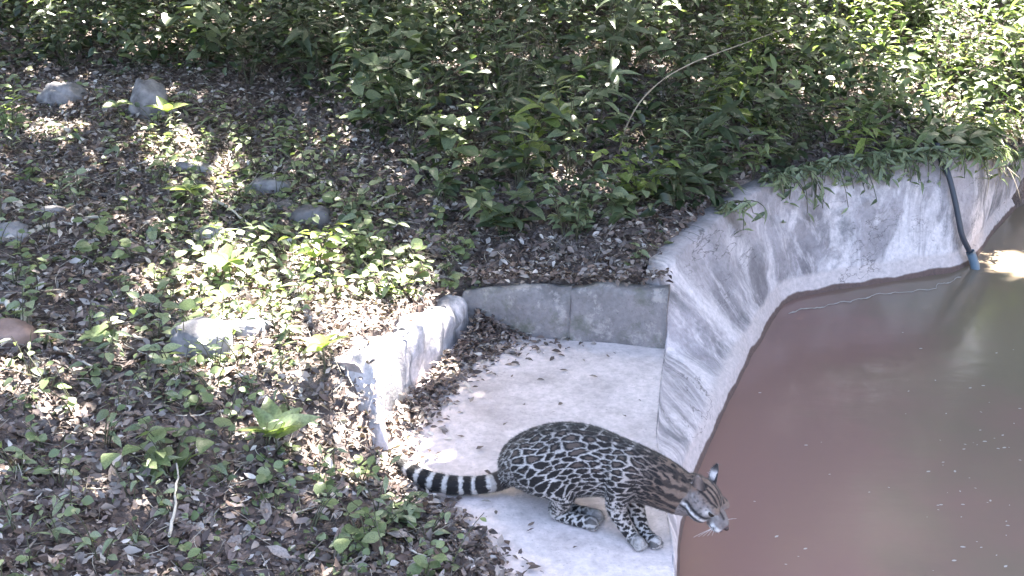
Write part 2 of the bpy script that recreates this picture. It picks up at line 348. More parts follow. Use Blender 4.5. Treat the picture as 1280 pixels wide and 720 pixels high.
wme = np_mesh('pond_wall', WV.reshape(-1, 3), grid_faces(N_ST, WV.shape[1]), True)
arc = np.concatenate([[0], np.cumsum(np.linalg.norm(np.diff(B, axis=0), axis=1))])[:, None] + 0 * WV[..., 2]
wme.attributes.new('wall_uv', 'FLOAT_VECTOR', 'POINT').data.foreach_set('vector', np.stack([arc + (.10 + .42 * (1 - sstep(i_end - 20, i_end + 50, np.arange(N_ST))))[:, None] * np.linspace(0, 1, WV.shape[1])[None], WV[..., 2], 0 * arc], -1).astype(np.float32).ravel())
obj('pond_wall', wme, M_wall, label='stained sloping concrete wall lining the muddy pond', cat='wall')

def wall_block(name, a, b, za, zb, th, mat, parent=None, seed=0, zlow=.10, am=1.0, **kw):
    """low wall from a to b (front foot points), top za..zb, thickness th behind the a->b line (left-hand side)"""
    a = np.asarray(a, float); b = np.asarray(b, float); L = np.linalg.norm((b - a)[:2]); n = max(6, int(L / .03)); d = (b - a)[:2] / L; nb = np.array([-d[1], d[0]])
    s = np.linspace(0, 1, n); rws = []
    prof = [(0.0, 0.0), (.004, .15), (.006, .3), (.008, .45), (.010, .6), (.013, .75), (.020, .88), (.032, .965), (.052, 1.0), (th * .5, 1.0), (th - .02, .97), (th, .9), (th, 0.)]
    Vv = np.zeros((n, len(prof), 3))
    for j, (o, h) in enumerate(prof):
        zt = za + (zb - za) * s + (fbm(s * L * 6 + seed, 0 * s + 2) - .5) * .03 * am
        rough = (fbm(s * L * 7 + seed * 3, 0 * s + j * .55, 4) - .5) * .03 * am
        Vv[:, j, :2] = a[:2] + (b - a)[:2] * s[:, None] + nb * (o + rough)[:, None]
        Vv[:, j, 2] = zlow + (zt - zlow) * h + (fbm(s * L * 8 + 9, 0 * s + j) - .5) * .012 * (h > .5)
    V2 = Vv.reshape(-1, 3); Fq = grid_faces(n, len(prof)); m = len(prof)
    return obj(name, np_mesh(name, V2, [Fq, np.array([list(range(m))[::-1]]), np.array([[(n - 1) * m + k for k in range(m)]])], True), mat, parent, **kw)
lw = empty('low_wall', (C_L[0], C_L[1], SLAB_Z), 'low mossy grey concrete wall in two panels behind the slab', 'wall')
aR = np.array([TOP[7][0] - .005, TOP[7][1] + .035, 0]); aL = np.array([C_L[0] - .06, C_L[1], 0]); fj = (P(711, 428, SLAB_Z)[0] - aL[0]) / (aR[0] - aL[0])
J = aL + (aR - aL) * fj
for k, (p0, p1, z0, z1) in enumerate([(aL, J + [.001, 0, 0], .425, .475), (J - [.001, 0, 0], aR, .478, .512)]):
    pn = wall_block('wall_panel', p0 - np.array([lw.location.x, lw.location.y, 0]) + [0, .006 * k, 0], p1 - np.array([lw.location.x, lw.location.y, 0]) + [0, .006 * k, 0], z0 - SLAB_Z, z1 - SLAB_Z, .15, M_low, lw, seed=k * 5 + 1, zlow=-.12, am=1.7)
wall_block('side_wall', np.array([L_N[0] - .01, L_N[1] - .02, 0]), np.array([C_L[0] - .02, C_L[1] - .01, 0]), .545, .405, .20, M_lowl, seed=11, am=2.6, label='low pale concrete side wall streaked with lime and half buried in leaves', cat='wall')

q4 = [P(384, 452, .50), P(468, 434, .60), P(484, 556, .28), P(392, 572, .24)]
n_ = 26; uu_, vv_ = np.meshgrid(np.linspace(0, 1, n_), np.linspace(0, 1, n_), indexing='ij'); uu_ = uu_[..., None]; vv_ = vv_[..., None]
bs = (q4[0] * (1 - uu_) + q4[1] * uu_) * (1 - vv_) + (q4[3] * (1 - uu_) + q4[2] * uu_) * vv_
edge = np.minimum(np.minimum(uu_, 1 - uu_), np.minimum(vv_, 1 - vv_))[..., 0]
bs[..., 2] += (fbm(bs[..., 0] * 9, bs[..., 1] * 9, 3) - .5) * .05 - .05 * (1 - sstep(0, .12, edge)); bs[..., 0] += (fbm(bs[..., 1] * 11, bs[..., 0] * 5, 2) - .5) * .08
bs[..., 2] += .04; bot = bs - [0, 0, .13]; m_ = n_ * n_; Fq = grid_faces(n_, n_); ring = [i for i in range(n_)] + [i * n_ + n_ - 1 for i in range(1, n_)] + [(n_ - 1) * n_ + i for i in range(n_ - 2, -1, -1)] + [i * n_ for i in range(n_ - 2, 0, -1)]
sidef = np.array([[ring[i], ring[(i + 1) % len(ring)], ring[(i + 1) % len(ring)] + m_, ring[i] + m_] for i in range(len(ring))])
me = np_mesh('broken_slab', np.vstack([bs.reshape(-1, 3), bot.reshape(-1, 3)]), [Fq, Fq[:, ::-1] + m_, sidef], True); bm = bmesh.new(); bm.from_mesh(me); bmesh.ops.recalc_face_normals(bm, faces=bm.faces); bm.to_mesh(me); bm.free()
obj('broken_slab', me, M_lowl, label='glaring sunlit slab of broken concrete leaning at the end of the side wall', cat='slab')

# ------------------------------------------------------------------ canopy that shades the place (trees stand behind the bank, above the picture)
LIT = []   # (x, y, rx, ry, strength) patches of sunlight on the ground
def lit(px, py, rx, ry, s, z=None):
    p = hit(px, py) if z is None else P(px, py, z); LIT.append((p[0], p[1], rx, ry, s, p[2]))
lit(330, 390, .85, 1.0, .78); lit(700, 150, 2.2, 1.5, .38); lit(880, 150, 1.2, 1.5, .42); lit(428, 500, .36, .45, 1.8); lit(360, 440, .40, .46, 1.8); lit(300, 400, .30, .36, 1.15); lit(285, 335, .30, .32, 1.1); lit(390, 350, .40, .34, .95); lit(460, 340, .3, .3, .7); lit(250, 250, .24, .36, .9); lit(300, 480, .25, .25, .5)
lit(130, 180, .75, .30, .72); lit(250, 195, .40, .40, .75); lit(185, 110, .26, .3, 1.0); lit(15, 150, .4, .6, .6)
lit(60, 490, .42, .25, .36); lit(350, 620, .35, .2, .30)
lit(560, 545, .24, .30, .85, SLAB_Z); lit(520, 600, .2, .2, .7, SLAB_Z)
lit(1276, 335, .34, .40, 1.8, 0); lit(1235, 225, .45, .45, .8, .5); lit(1130, 110, 1.1, .9, 1.0); lit(1230, 60, 1.3, 1.1, 1.2); lit(1020, 90, .7, .8, .6); lit(1240, 170, .8, .7, 1.1)
lit(560, 10, .4, .4, .8); lit(280, 40, 1.4, 1.2, .55); lit(60, 50, 1.2, .9, .58); lit(480, 60, 1.2, 1., .40); lit(750, 20, 1.2, .8, .34); lit(660, 150, .45, .4, .5)
lit(925, 420, .22, .4, .15, .2); lit(1090, 270, .5, .25, .18, .3)
def lit_at(x, y):
    s = np.zeros(np.shape(x))
    for (cx, cy, rx, ry, st, _) in LIT:
        r = np.sqrt(((x - cx) / rx)**2 + ((y - cy) / ry)**2); s = np.maximum(s, st * (1 - sstep(.55, 1.15, r)))
    return s
def canopy():
    roots = [(-6.3, 9.2), (-1.2, 11.5), (2.6, 12.2), (7.5, 11.0)]
    labels = ['broad tree shading the slope of leaf litter', 'tall tree on top of the green bank', 'spreading tree behind the bank above the pond', 'leafy tree beyond the corner of the pond wall']
    N = 100000; N1 = 62000
    g = np.stack([np.concatenate([rng.uniform(-6, 7, N1), rng.uniform(-.3, 6, N - N1)]), np.concatenate([rng.uniform(.5, 12.5, N1), rng.uniform(1.5, 7.6, N - N1)])], 1)  # second batch thickens the unseen crowns to keep sun off slab and pond
    zz = rng.uniform(4.4, 6.8, N); z0 = np.clip(H(g[:, 0], g[:, 1]), 0, 2.5)
    keep = np.zeros(N, bool)
    n1 = fbm(g[:, 0] * 4.5, g[:, 1] * 4.5, 2); n1 = np.argsort(np.argsort(n1)) / N       # uniform ranks: dapples about 20 cm across
    keep = n1 > np.clip(lit_at(g[:, 0], g[:, 1]), 0, 1)  # crown gaps shaped so that sun falls on the LIT patches
    p = np.concatenate([g, z0[:, None]], 1) + SUN * ((zz - z0) / SUN[2])[:, None]
    p = p[keep]; M = len(p)
    dr = norm(np.stack([rng.normal(size=M), rng.normal(size=M), rng.normal(size=M) * .35 - .25], 1)); up = norm(np.stack([rng.normal(size=M) * .45, rng.normal(size=M) * .45 + .3, np.ones(M)], 1))
    V, Q = scatter(LEAF['canopy'], p, dr, up, rng.uniform(.15, .25, M)); nv = LEAF['canopy'][0].shape[0]; nf = LEAF['canopy'][1].shape[0]
    tree = np.argmin([(p[:, 0] - r[0])**2 + (p[:, 1] - r[1])**2 * .3 for r in roots], 0)
    for k, r in enumerate(roots):
        z = float(H(r[0], r[1])); root = empty('canopy_tree', (r[0], r[1], z), labels[k], 'tree', 'trees shading the pond')
        off = np.array([r[0], r[1], z])
        idx = np.nonzero(tree == k)[0]
        Vk = V.reshape(M, nv, 3)[idx].reshape(-1, 3) - off; Fk = (LEAF['canopy'][1][None] + (np.arange(len(idx)) * nv)[:, None, None]).reshape(-1, 4)
        obj('crown', np_mesh('crown', Vk, Fk), M_canopy, root, kind='stuff')
        cen = p[idx].mean(0) - off
        tr = MB(); tr.tube(bez((0, 0, -.4), (.3, -.2, 2), (cen[0] * .25, cen[1] * .25, 3.6), 12), np.linspace(.2, .11, 12), 10)
        obj('trunk', tr.mesh('trunk'), M_bark, root)
        for q in range(9):
            tgt = p[idx[rng.integers(len(idx))]] - off; st = np.array([cen[0] * .25, cen[1] * .25, 3.5]) * rng.uniform(.7, 1)
            lm = MB(); lm.tube(bez(st, st * .5 + tgt * .5 + [0, 0, .8], tgt, 10), np.linspace(.06, .008, 10), 6); obj('limb', lm.mesh('limb'), M_bark, root)

# ------------------------------------------------------------------ leaves
def leaf_tpl(w, shape, fold, droop, nseg=5, curl=0, wave=0):
    t = np.linspace(0, 1, nseg + 1)
    if shape == 'ovate': pr = np.sin(np.pi * t**.75)**.9
    elif shape == 'lance': pr = np.sin(np.pi * t**.85)**1.2
    elif shape == 'heart': pr = np.sin(np.pi * t**.55)**.8
    elif shape == 'grass': pr = (1 - t)**.7 * (.5 + .5 * np.minimum(1, t * 5))
    else: pr = np.sin(np.pi * np.clip(t, .0, 1))**.7
    pr = np.maximum(pr, .015) * w / 2
    V = np.zeros((nseg + 1, 3, 3))
    for j, s in enumerate((-1, 0, 1)):
        V[:, j, 0] = s * pr; V[:, j, 1] = t
        V[:, j, 2] = abs(s) * pr * fold - droop * t * t + curl * (abs(s) * pr)**2 * 8 + wave * s * np.sin(t * 7) * pr
    return V.reshape(-1, 3), grid_faces(nseg + 1, 3)[:, ::-1]
LEAF = {
    'ovate': [leaf_tpl(.52, 'ovate', .35, d, 6, 0, .1) for d in (.10, .25, .45)],
    'lance': [leaf_tpl(.27, 'lance', .4, d, 6, 0, .1) for d in (.10, .3, .55)],
    'heart': [leaf_tpl(.72, 'heart', .22, d, 6, 0, .12) for d in (.1, .25, .4)],
    'grass': [leaf_tpl(.07, 'grass', .3, d, 7) for d in (.25, .5, .8)],
    'round': [leaf_tpl(.8, 'round', .2, d, 5, 0, .1) for d in (.05, .15, .3)],
    'dry': [leaf_tpl(.46, 'ovate', f, d, 3, c, wv) for f, d, c, wv in ((.25, .12, .12, .15), (-.2, -.15, .1, .2), (.45, .15, 0, .15), (.15, -.15, .2, -.25), (.05, .05, 0, .1))],
    'canopy': leaf_tpl(.58, 'ovate', .2, .2, 2),
}
def frames(d, up):
    y = norm(d); x = norm(np.cross(y, up)); z = np.cross(x, y); return np.stack([x, y, z], -1)
def scatter(tpl, p, d, up, s):
    Rm = frames(d, up); V = np.einsum('nij,vj->nvi', Rm, tpl[0]) * s[:, None, None] + p[:, None]
    Fq = (tpl[1][None] + (np.arange(len(p)) * len(tpl[0]))[:, None, None]).reshape(-1, 4)
    return V.reshape(-1, 3), Fq
LM = {}
def leaf_mesh(sp_, k, mat):
    key = (sp_, k, mat.name)
    if key not in LM:
        me = np_mesh('leaf_' + sp_, LEAF[sp_][k][0], LEAF[sp_][k][1], True); me.materials.append(mat); LM[key] = me
    return LM[key]
def leaf_obj(root, p, d, up, size, sp_, mat, name='leaf', k=None):
    fr = frames(np.asarray(d, float), np.asarray(up, float)) * size
    if k is None: k = random.randrange(len(LEAF[sp_]))
    o = bpy.data.objects.new(name, leaf_mesh(sp_, k, mat)); col.objects.link(o); o.parent = root
    o.matrix_basis = Matrix(((*fr[0], p[0]), (*fr[1], p[1]), (*fr[2], p[2]), (0, 0, 0, 1)))
    return o
canopy()

def far_woods():
    N = 15000; a = rng.uniform(R(-75), R(80), N); r = rng.uniform(15, 24, N); p = np.stack([np.sin(a) * r, 2 + np.cos(a) * r, np.zeros(N)], 1)
    p[:, 2] = H(p[:, 0], p[:, 1]) + rng.random(N)**.8 * (8 + 3 * vnoise(a * 9, 0 * a)); d = norm(rng.normal(size=(N, 3)) + [0, 0, -.3]); up = norm(rng.normal(size=(N, 3)) * .7 + [0, -.4, 1])
    V, Q = scatter(LEAF['canopy'], p, d, up, rng.uniform(.45, .9, N)); obj('far_woods', np_mesh('far_woods', V, Q), M_canopy, kind='stuff', label='dense wood closing in beyond the bank and pond', cat='wood')
far_woods()

# landmarks that tell look-alikes apart by what they stand near
LAND = [(n_, hit(x_, y_)) for n_, x_, y_ in (('rounded grey rock', 255, 437), ('white-topped boulder', 186, 140), ('ridged flat rock', 78, 128), ('star-leaved seedling', 288, 360), ('reddish stone', 8, 425), ('pale stick', 70, 286), ('five-leaved seedling', 122, 437), ('rosette plant', 345, 565),
        ('side wall', 465, 470), ('whitish stone', 243, 214), ('lavender stone', 338, 236), ('dark stone', 385, 275), ('slab edge', 520, 660), ('low mossy wall', 700, 345), ('lobed-leaf clump', 215, 600), ('yellow-green sapling', 650, 225), ('arching cane', 773, 190), ('pond wall bend', 930, 235), ('hose', 1176, 190), ('bent pale twig', 482, 257), ('dry stalk', 220, 660), ('hanging-leaf sapling', 510, 165), ('wall corner', 1225, 185))]
def where(p):
    dl = sorted(LAND, key=lambda q: (q[1][0] - p[0])**2 + (q[1][1] - p[1])**2); return ' near the %s and the %s' % (dl[0][0], dl[1][0])

# ------------------------------------------------------------------ plants
def plant(name, loc, label, group=None, stems=3, height=.4, leaves=20, size=.1, species='ovate', mat=None, spread=.5, lean=(0, 0), cat='plant', stem_r=.003, mat_stem=None, bare=.25):
    mat = mat or M_green
    root = empty(name, loc, label, cat, group)
    mb = MB(); per = max(1, leaves // stems)
    for s in range(stems):
        a = random.uniform(0, 2 * math.pi) if stems > 1 else random.uniform(0, 6)
        tilt = spread * random.uniform(.3, 1) if stems > 1 else spread * .3
        h = height * random.uniform(.65, 1.1)
        tip = np.array([math.cos(a) * tilt * h + lean[0] * h, math.sin(a) * tilt * h + lean[1] * h, h]); mid = np.array([tip[0] * .25, tip[1] * .25, h * .62])
        pts = bez((random.uniform(-.015, .015), random.uniform(-.015, .015), -.05), mid, tip, 7); mb.tube(pts, np.linspace(stem_r, stem_r * .4, 7), 5)
        for q in range(per):
            f = bare + (1 - bare) * (q + random.uniform(.2, .9)) / per; f = min(f, 1.0); i = f * 6; i0 = min(int(i), 5); p = pts[i0] + (pts[i0 + 1] - pts[i0]) * (i - i0)
            az = q * 2.4 + random.uniform(-.5, .5) + a; el = random.uniform(-.25, .45)
            d = np.array([math.cos(az) * math.cos(el), math.sin(az) * math.cos(el), math.sin(el)])
            up = np.array([random.gauss(0, .3), random.gauss(0, .3) - .1, 1.0]); pet = size * random.uniform(.1, .35)
            leaf_obj(root, p + d * pet * .5, d, up, size * random.uniform(.6, 1.2), species, mat)
    obj('stem', mb.mesh('stem'), mat_stem or M_stem, root)
    return root
MATS = {'g': M_green, 'd': M_greend, 'p': M_greenp, 'y': M_greeny}

# featured plants (pixel of the foot, look)
def fp(px, py, name, label, **kw): return plant(name, hit(px, py), label, **kw)
fp(650, 228, 'broadleaf_sapling', 'bright yellow-green sapling with broad drooping leaves in front of the dark bank', stems=5, height=.46, leaves=40, size=.14, species='ovate', mat=M_greeny, spread=.55)
fp(745, 185, 'broadleaf_sapling', 'dark green sapling with long hanging leaves beside the arching pale cane', stems=3, height=.58, leaves=18, size=.22, species='lance', mat=M_green, spread=.5)
fp(590, 245, 'broadleaf_sapling', 'grey-green sapling with a few large drooping leaves below the yellow-green sapling', stems=3, height=.36, leaves=12, size=.17, species='ovate', mat=M_greenp, spread=.6)
fp(510, 165, 'broadleaf_sapling', 'thin upright sapling with rounded hanging leaves above the leaf litter', stems=3, height=.40, leaves=18, size=.10, species='heart', mat=M_green, spread=.4)
fp(720, 300, 'leafy_bush', 'low bush with crowded small leaves growing behind the low mossy wall', stems=9, height=.30, leaves=81, size=.07, species='ovate', mat=M_green, spread=.9, cat='bush')
fp(800, 255, 'leafy_bush', 'bush of yellow-tinged leaves at the foot of the arching pale cane', stems=8, height=.32, leaves=72, size=.075, species='ovate', mat=M_greeny, spread=.9, cat='bush')
fp(870, 235, 'leafy_bush', 'dense bush of pointed leaves where the pond wall turns', stems=9, height=.42, leaves=72, size=.09, species='lance', mat=M_green, spread=.8, cat='bush')
def star(px, py, n, size, mat, label, h=.12, species='ovate', el=.25, name='seedling'):
    p = hit(px, py); root = empty(name, p, label, 'plant'); mb = MB(); mb.tube(bez((0, 0, -.04), (.01, 0, h * .5), (0, 0, h), 5), np.linspace(.004, .003, 5), 5); obj('stem', mb.mesh('stem'), M_stem, root)
    for k in range(n):
        a = k * 2 * math.pi / n + random.uniform(-.25, .25); e = el + random.uniform(-.15, .15)
        leaf_obj(root, (0, 0, h), (math.cos(a) * math.cos(e), math.sin(a) * math.cos(e), math.sin(e)), (random.gauss(0, .2), random.gauss(0, .2), 1), size * random.uniform(.8, 1.15), species, mat)
    return root
star(288, 360, 7, .135, M_greenp, 'sunlit seedling with a flat star of seven pale leaves', h=.13)
star(240, 275, 6, .12, M_greeny, 'sunlit yellow-green seedling between fallen twigs and the flat stone', h=.16)
star(122, 437, 5, .075, M_greenp, 'small grey-green seedling of five rounded leaves alone on shaded litter', h=.06, species='round')
star(345, 565, 9, .16, M_greenp, 'large-leaved rosette plant with one upright leaf beside the sunlit litter', h=.06, species='ovate', el=.8, name='rosette_plant')
star(150, 160, 6, .13, M_greenp, 'sunlit seedling with broad pale leaves in front of the grey boulders', h=.14)
star(212, 165, 5, .14, M_greeny, 'upright yellow seedling beside the sunlit boulder', h=.12, el=.8)
star(405, 470, 6, .11, M_greeny, 'glaring yellow seedling next to the pale side wall', h=.12, el=.6)
star(545, 590, 4, .10, M_greenp, 'low seedling with two-tone leaves beside the cat\'s tail', h=.05, species='round', el=.15)
fp(395, 340, 'leafy_bush', 'sunlit spreading seedling clump with yellow-green leaves on open litter', stems=6, height=.24, leaves=36, size=.075, mat=M_greeny, spread=.9)
fp(455, 325, 'leafy_bush', 'bright low clump of oval leaves uphill from the side wall', stems=8, height=.18, leaves=48, size=.065, mat=M_greenp, spread=1.1)
fp(480, 370, 'leafy_bush', 'half-lit clump of small oval leaves just above the side wall', stems=6, height=.16, leaves=36, size=.06, mat=M_green, spread=1.1)
fp(440, 280, 'leafy_bush', 'shaded clump of small rounded leaves over a dark stone', stems=8, height=.2, leaves=48, size=.06, species='round', mat=M_green, spread=1.0)
fp(15, 170, 'leafy_bush', 'sunlit bush of small oval leaves left of the grey boulder', stems=7, height=.3, leaves=50, size=.075, mat=M_greenp, spread=.8, cat='bush')
fp(215, 600, 'leafy_bush', 'straggling clump of grey-green lobed leaves on dim litter', stems=7, height=.18, leaves=30, size=.085, species='heart', mat=M_greenp, spread=1.2)
fp(460, 690, 'leafy_bush', 'loose clump of small yellowish leaves at the edge of the slab', stems=6, height=.12, leaves=24, size=.06, species='round', mat=M_greenp, spread=1.2)
fp(500, 655, 'leafy_bush', 'grey-green clump of small leaves beside the slab edge below the cat\'s tail', stems=7, height=.12, leaves=35, size=.055, species='ovate', mat=M_green, spread=1.3)

# bank shrubs: look-alikes in a few kinds
def region_pts(n, ok, mind, tries=6000, x=(-60, 1340), y=(-30, 420)):
    pts = []; px = []
    for _ in range(tries):
        a = (random.uniform(*x), random.uniform(*y))
        if not ok(*a): continue
        p = hit(*a)
        if p[1] > 13 or inside(p[0], p[1]): continue
        if all((p[0] - q[0])**2 + (p[1] - q[1])**2 > mind * mind for q in pts):
            pts.append(p); px.append(a)
            if len(pts) >= n: break
    return list(zip(pts, px))
def bank(x, y):
    if x < 350: return y < 80 + x * .11
    if x < 600: return y < 118 + (x - 350) * .75
    if x < 860: return y < 312 - .35 * max(0, x - 760)
    return True
KINDS = [('leafy_shrub', 'oval-leaved green shrub', 'oval-leaved shrubs on the bank', dict(species='ovate', mat=M_green, size=.115, height=.55, stems=6, leaves=42, spread=.7)),
         ('slender_shrub', 'dark narrow-leaved shrub', 'narrow-leaved shrubs on the bank', dict(species='lance', mat=M_greend, size=.16, height=.65, stems=6, leaves=42, spread=.6)),
         ('fine_leaved_shrub', 'dark small-leaved shrub', 'small-leaved shrubs on the bank', dict(species='round', mat=M_greend, size=.07, height=.6, stems=7, leaves=56, spread=.7)),
         ('heartleaf_shrub', 'heart-leaved green shrub', 'heart-leaved shrubs on the bank', dict(species='heart', mat=M_green, size=.125, height=.5, stems=5, leaves=35, spread=.8))]
def near_wall(p): return float(np.min(np.hypot(BS[:, 0] - p[0], BS[:, 1] - p[1])))
for p, (x, y) in region_pts(165, bank, .27, 9000, y=(-30, 320)):
    k = random.choices(range(4), (3, 3, 3, 2) if x < 850 else (2, 5, 2, 1))[0]
    nm, lb, gr, kw = KINDS[k]; kw = dict(kw)
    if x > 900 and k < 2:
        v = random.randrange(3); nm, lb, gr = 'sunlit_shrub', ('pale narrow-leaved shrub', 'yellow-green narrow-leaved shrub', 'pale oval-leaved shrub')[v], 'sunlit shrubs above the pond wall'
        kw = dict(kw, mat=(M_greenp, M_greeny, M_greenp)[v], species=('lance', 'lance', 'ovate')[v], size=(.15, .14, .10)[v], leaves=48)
    hh = random.uniform(.6, 1.3) * (.45 + .55 * sstep(.15, .9, near_wall(p))); kw['height'] *= hh; kw['spread'] *= 1.25 - .4 * (hh - .5)
    kw['size'] *= random.uniform(.6, 1.2); kw['leaves'] = int(kw['leaves'] * 1.2)
    lb = ('tall ' if kw['height'] > .62 else 'low ' if kw['height'] < .4 else 'mid-height ') + lb
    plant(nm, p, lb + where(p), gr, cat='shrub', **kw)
# seedlings scattered over the leaf litter
def litter_zone(x, y): return not bank(x, y - 20) and (y > 90) and (x < 600 or y < 330) and x < 840 and not (x > 380 and y > 380 + 0 * x and x < 620 and y < 560)
SEED = [('seedling', 'small oval-leaved seedling', 'oval-leaved seedlings in the litter', dict(species='ovate', mat=M_green, size=.075, height=.16, stems=3, leaves=11, spread=.8)),
        ('pale_seedling', 'small pale round-leaved seedling', 'pale round-leaved seedlings in the litter', dict(species='round', mat=M_greenp, size=.062, height=.14, stems=3, leaves=11, spread=.9)),
        ('slim_seedling', 'slim narrow-leaved seedling', 'narrow-leaved seedlings in the litter', dict(species='lance', mat=M_green, size=.09, height=.16, stems=2, leaves=8, spread=.6))]
def dens(x, y): return litter_zone(x, y) and random.random() < (.10 if x < 190 else .16 if y > 500 else .5 if y < 240 else 1)
for p, (x, y) in region_pts(235, dens, .115, y=(90, 740)):
    nm, lb, gr, kw = random.choices(SEED, (4, 4, 2))[0]; kw = dict(kw); kw['height'] *= random.uniform(.6, 1.3); kw['size'] *= random.uniform(.6, 1.1) * (.72 if y > 480 else 1)
    plant(nm, p, lb + where(p), gr, **kw)
# trailing plants over the pond wall
for k, (x, y) in enumerate([(960, 0), (978, 0), (990, 0), (1003, 0), (1015, 0), (1030, 0), (1042, 0), (1054, 0), (1070, 0), (1085, 0), (1100, 0), (1118, 0), (1135, 0), (1150, 0), (1163, 0), (1187, 0), (1203, 0), (1218, 0), (1232, 0), (1245, 0), (1258, 0), (1270, 0), (1282, 0), (905, 0)]):
    i = int(np.argmin(np.abs(project(T[i_end:])[:, 0] - x))) + i_end; o = T[i] - side[i] * .08; sd_ = side[i]
    root = empty('trailing_plant', o, 'leafy plant trailing over the pond wall' + where(o), 'plant', 'plants trailing over the pond wall'); mb = MB()
    for s in range(6):
        L = random.uniform(.05, .22) if not (985 < x < 1060) else random.uniform(.1, .36)
        e = sd_ * random.uniform(.13, .2) + np.array([random.uniform(-.15, .15), random.uniform(-.05, .05), -L + .1])
        pts = bez((0, 0, -.02), sd_ * .12 + np.array([e[0] * .4, 0, .14]), e, 8); mb.tube(pts, np.linspace(.004, .002, 8), 4)
        for q in range(7):
            pp = pts[1 + q]; a = random.uniform(0, 6.3); leaf_obj(root, pp, (math.cos(a) * .8, math.sin(a) * .8 - .2, random.uniform(-.7, .2)), (sd_[0], sd_[1], 1), random.uniform(.05, .1), 'lance', M_green if x < 1180 else M_greenp)
    obj('stem', mb.mesh('stem'), M_stem, root)
# dry grass hanging at the right-hand corner
for k, x in enumerate((1228, 1240, 1252, 1266)):
    i = int(np.argmin(np.abs(project(T[i_end:])[:, 0] - x))) + i_end; o = T[i] - side[i] * .03; sd_ = side[i]
    root = empty('dry_grass_tuft', o, 'straw-coloured dead grass tuft hanging over the wall corner above the water', 'grass', 'dry grass over the wall corner')
    for s in range(7):
        leaf_obj(root, (random.uniform(-.06, .06), random.uniform(-.04, .04), .02), sd_ * random.uniform(.3, .8) + np.array([random.uniform(-.4, .5), random.uniform(-.3, .1), random.uniform(-1.0, .1)]), (sd_[0], sd_[1], .8), random.uniform(.18, .36), 'grass', M_straw, 'blade')

# undergrowth that nobody could count
def mass(name, label_kind, n, ok, species, mat, size, zr, x=(-40, 1320), y=(-80, 420)):
    P_ = []
    gx_ = rng.uniform(-5, 6.5, n * 12); gy_ = rng.uniform(2, 11.5, n * 12); gz_ = H(gx_, gy_); q = project(np.stack([gx_, gy_, gz_], -1))
    okm = (q[:, 0] > x[0]) & (q[:, 0] < x[1]) & (q[:, 1] > y[0]) & (q[:, 1] < y[1]) & ~inside(gx_, gy_)
    idx = np.nonzero(okm)[0]; idx = idx[[ok(q[i, 0], q[i, 1]) for i in idx]][:n]
    p = np.stack([gx_[idx], gy_[idx], gz_[idx]], -1); N = len(p)
    clump = sstep(.35, .6, fbm(p[:, 0] * 2.2, p[:, 1] * 2.2, 2)); p[:, 2] += zr * rng.random(N)**1.3 * (.35 + .65 * clump)
    a = rng.uniform(0, 6.3, N); d = np.stack([np.cos(a), np.sin(a), rng.normal(-.1, .4, N)], 1); up = norm(np.stack([rng.normal(0, .4, N), rng.normal(-.1, .4, N), np.ones(N)], 1))
    V, Q = scatter(LEAF[species][1], p, d, up, rng.uniform(size * .6, size * 1.3, N))
    return obj(name, np_mesh(name, V, Q, True), mat, kind='stuff', label=label_kind, cat='undergrowth')
mass('undergrowth', 'dense dim leafy undergrowth covering the bank', 11000, bank, 'ovate', M_green_shade, .075, .5)
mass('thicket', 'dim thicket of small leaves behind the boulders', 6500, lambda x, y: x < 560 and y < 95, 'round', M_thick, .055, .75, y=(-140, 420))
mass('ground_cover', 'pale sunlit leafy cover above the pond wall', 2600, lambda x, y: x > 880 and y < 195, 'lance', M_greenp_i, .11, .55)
mass('weed_cover', 'sparse tiny weeds in the leaf litter', 4200, lambda x, y: litter_zone(x, y) and (x > 200 or int(x * 7 + y * 3) % 3 == 0), 'round', M_greenp_i, .035, .07, y=(90, 760))

# ------------------------------------------------------------------ leaf litter
def litter(n):
    x = rng.uniform(-4.4, 5.2, n * 5); y = rng.uniform(1.9, 10.5, n * 5); z = H(x, y); q = project(np.stack([x, y, z], -1))
    ok = (q[:, 0] > -60) & (q[:, 0] < 1340) & (q[:, 1] > -60) & (q[:, 1] < 790) & ~inside(x, y) & (rng.random(n * 5) < 44 / q[:, 2]**2)
    i = np.nonzero(ok)[0][:n]; return np.stack([x[i], y[i], z[i]], -1)
lp = litter(112000)
def lay(lp, smin, smax, lift=.012, tilt=.45, nrm=None):
    N = len(lp); nn = slope_n(lp[:, 0], lp[:, 1]) if nrm is None else nrm
    a = rng.uniform(0, 6.3, N); up = norm(nn + rng.normal(0, tilt, (N, 3))); d = np.stack([np.cos(a), np.sin(a), 0 * a], 1); d = norm(d - up * (d * up).sum(1, keepdims=True))
    return lp + nn * (rng.random(N) * lift * 2)[:, None], d, up, rng.uniform(smin, smax, N)
mbv = MB(); parts = np.array_split(np.arange(len(lp)), 5)
for k, ix in enumerate(parts):
    p, d, up, s = lay(lp[ix], .0, 1.0, .014, .6); s = .012 + .050 * s**1.8; V, Q = scatter(LEAF['dry'][k], p - d * s[:, None] * .5, d, up, s); mbv.add(V, Q)
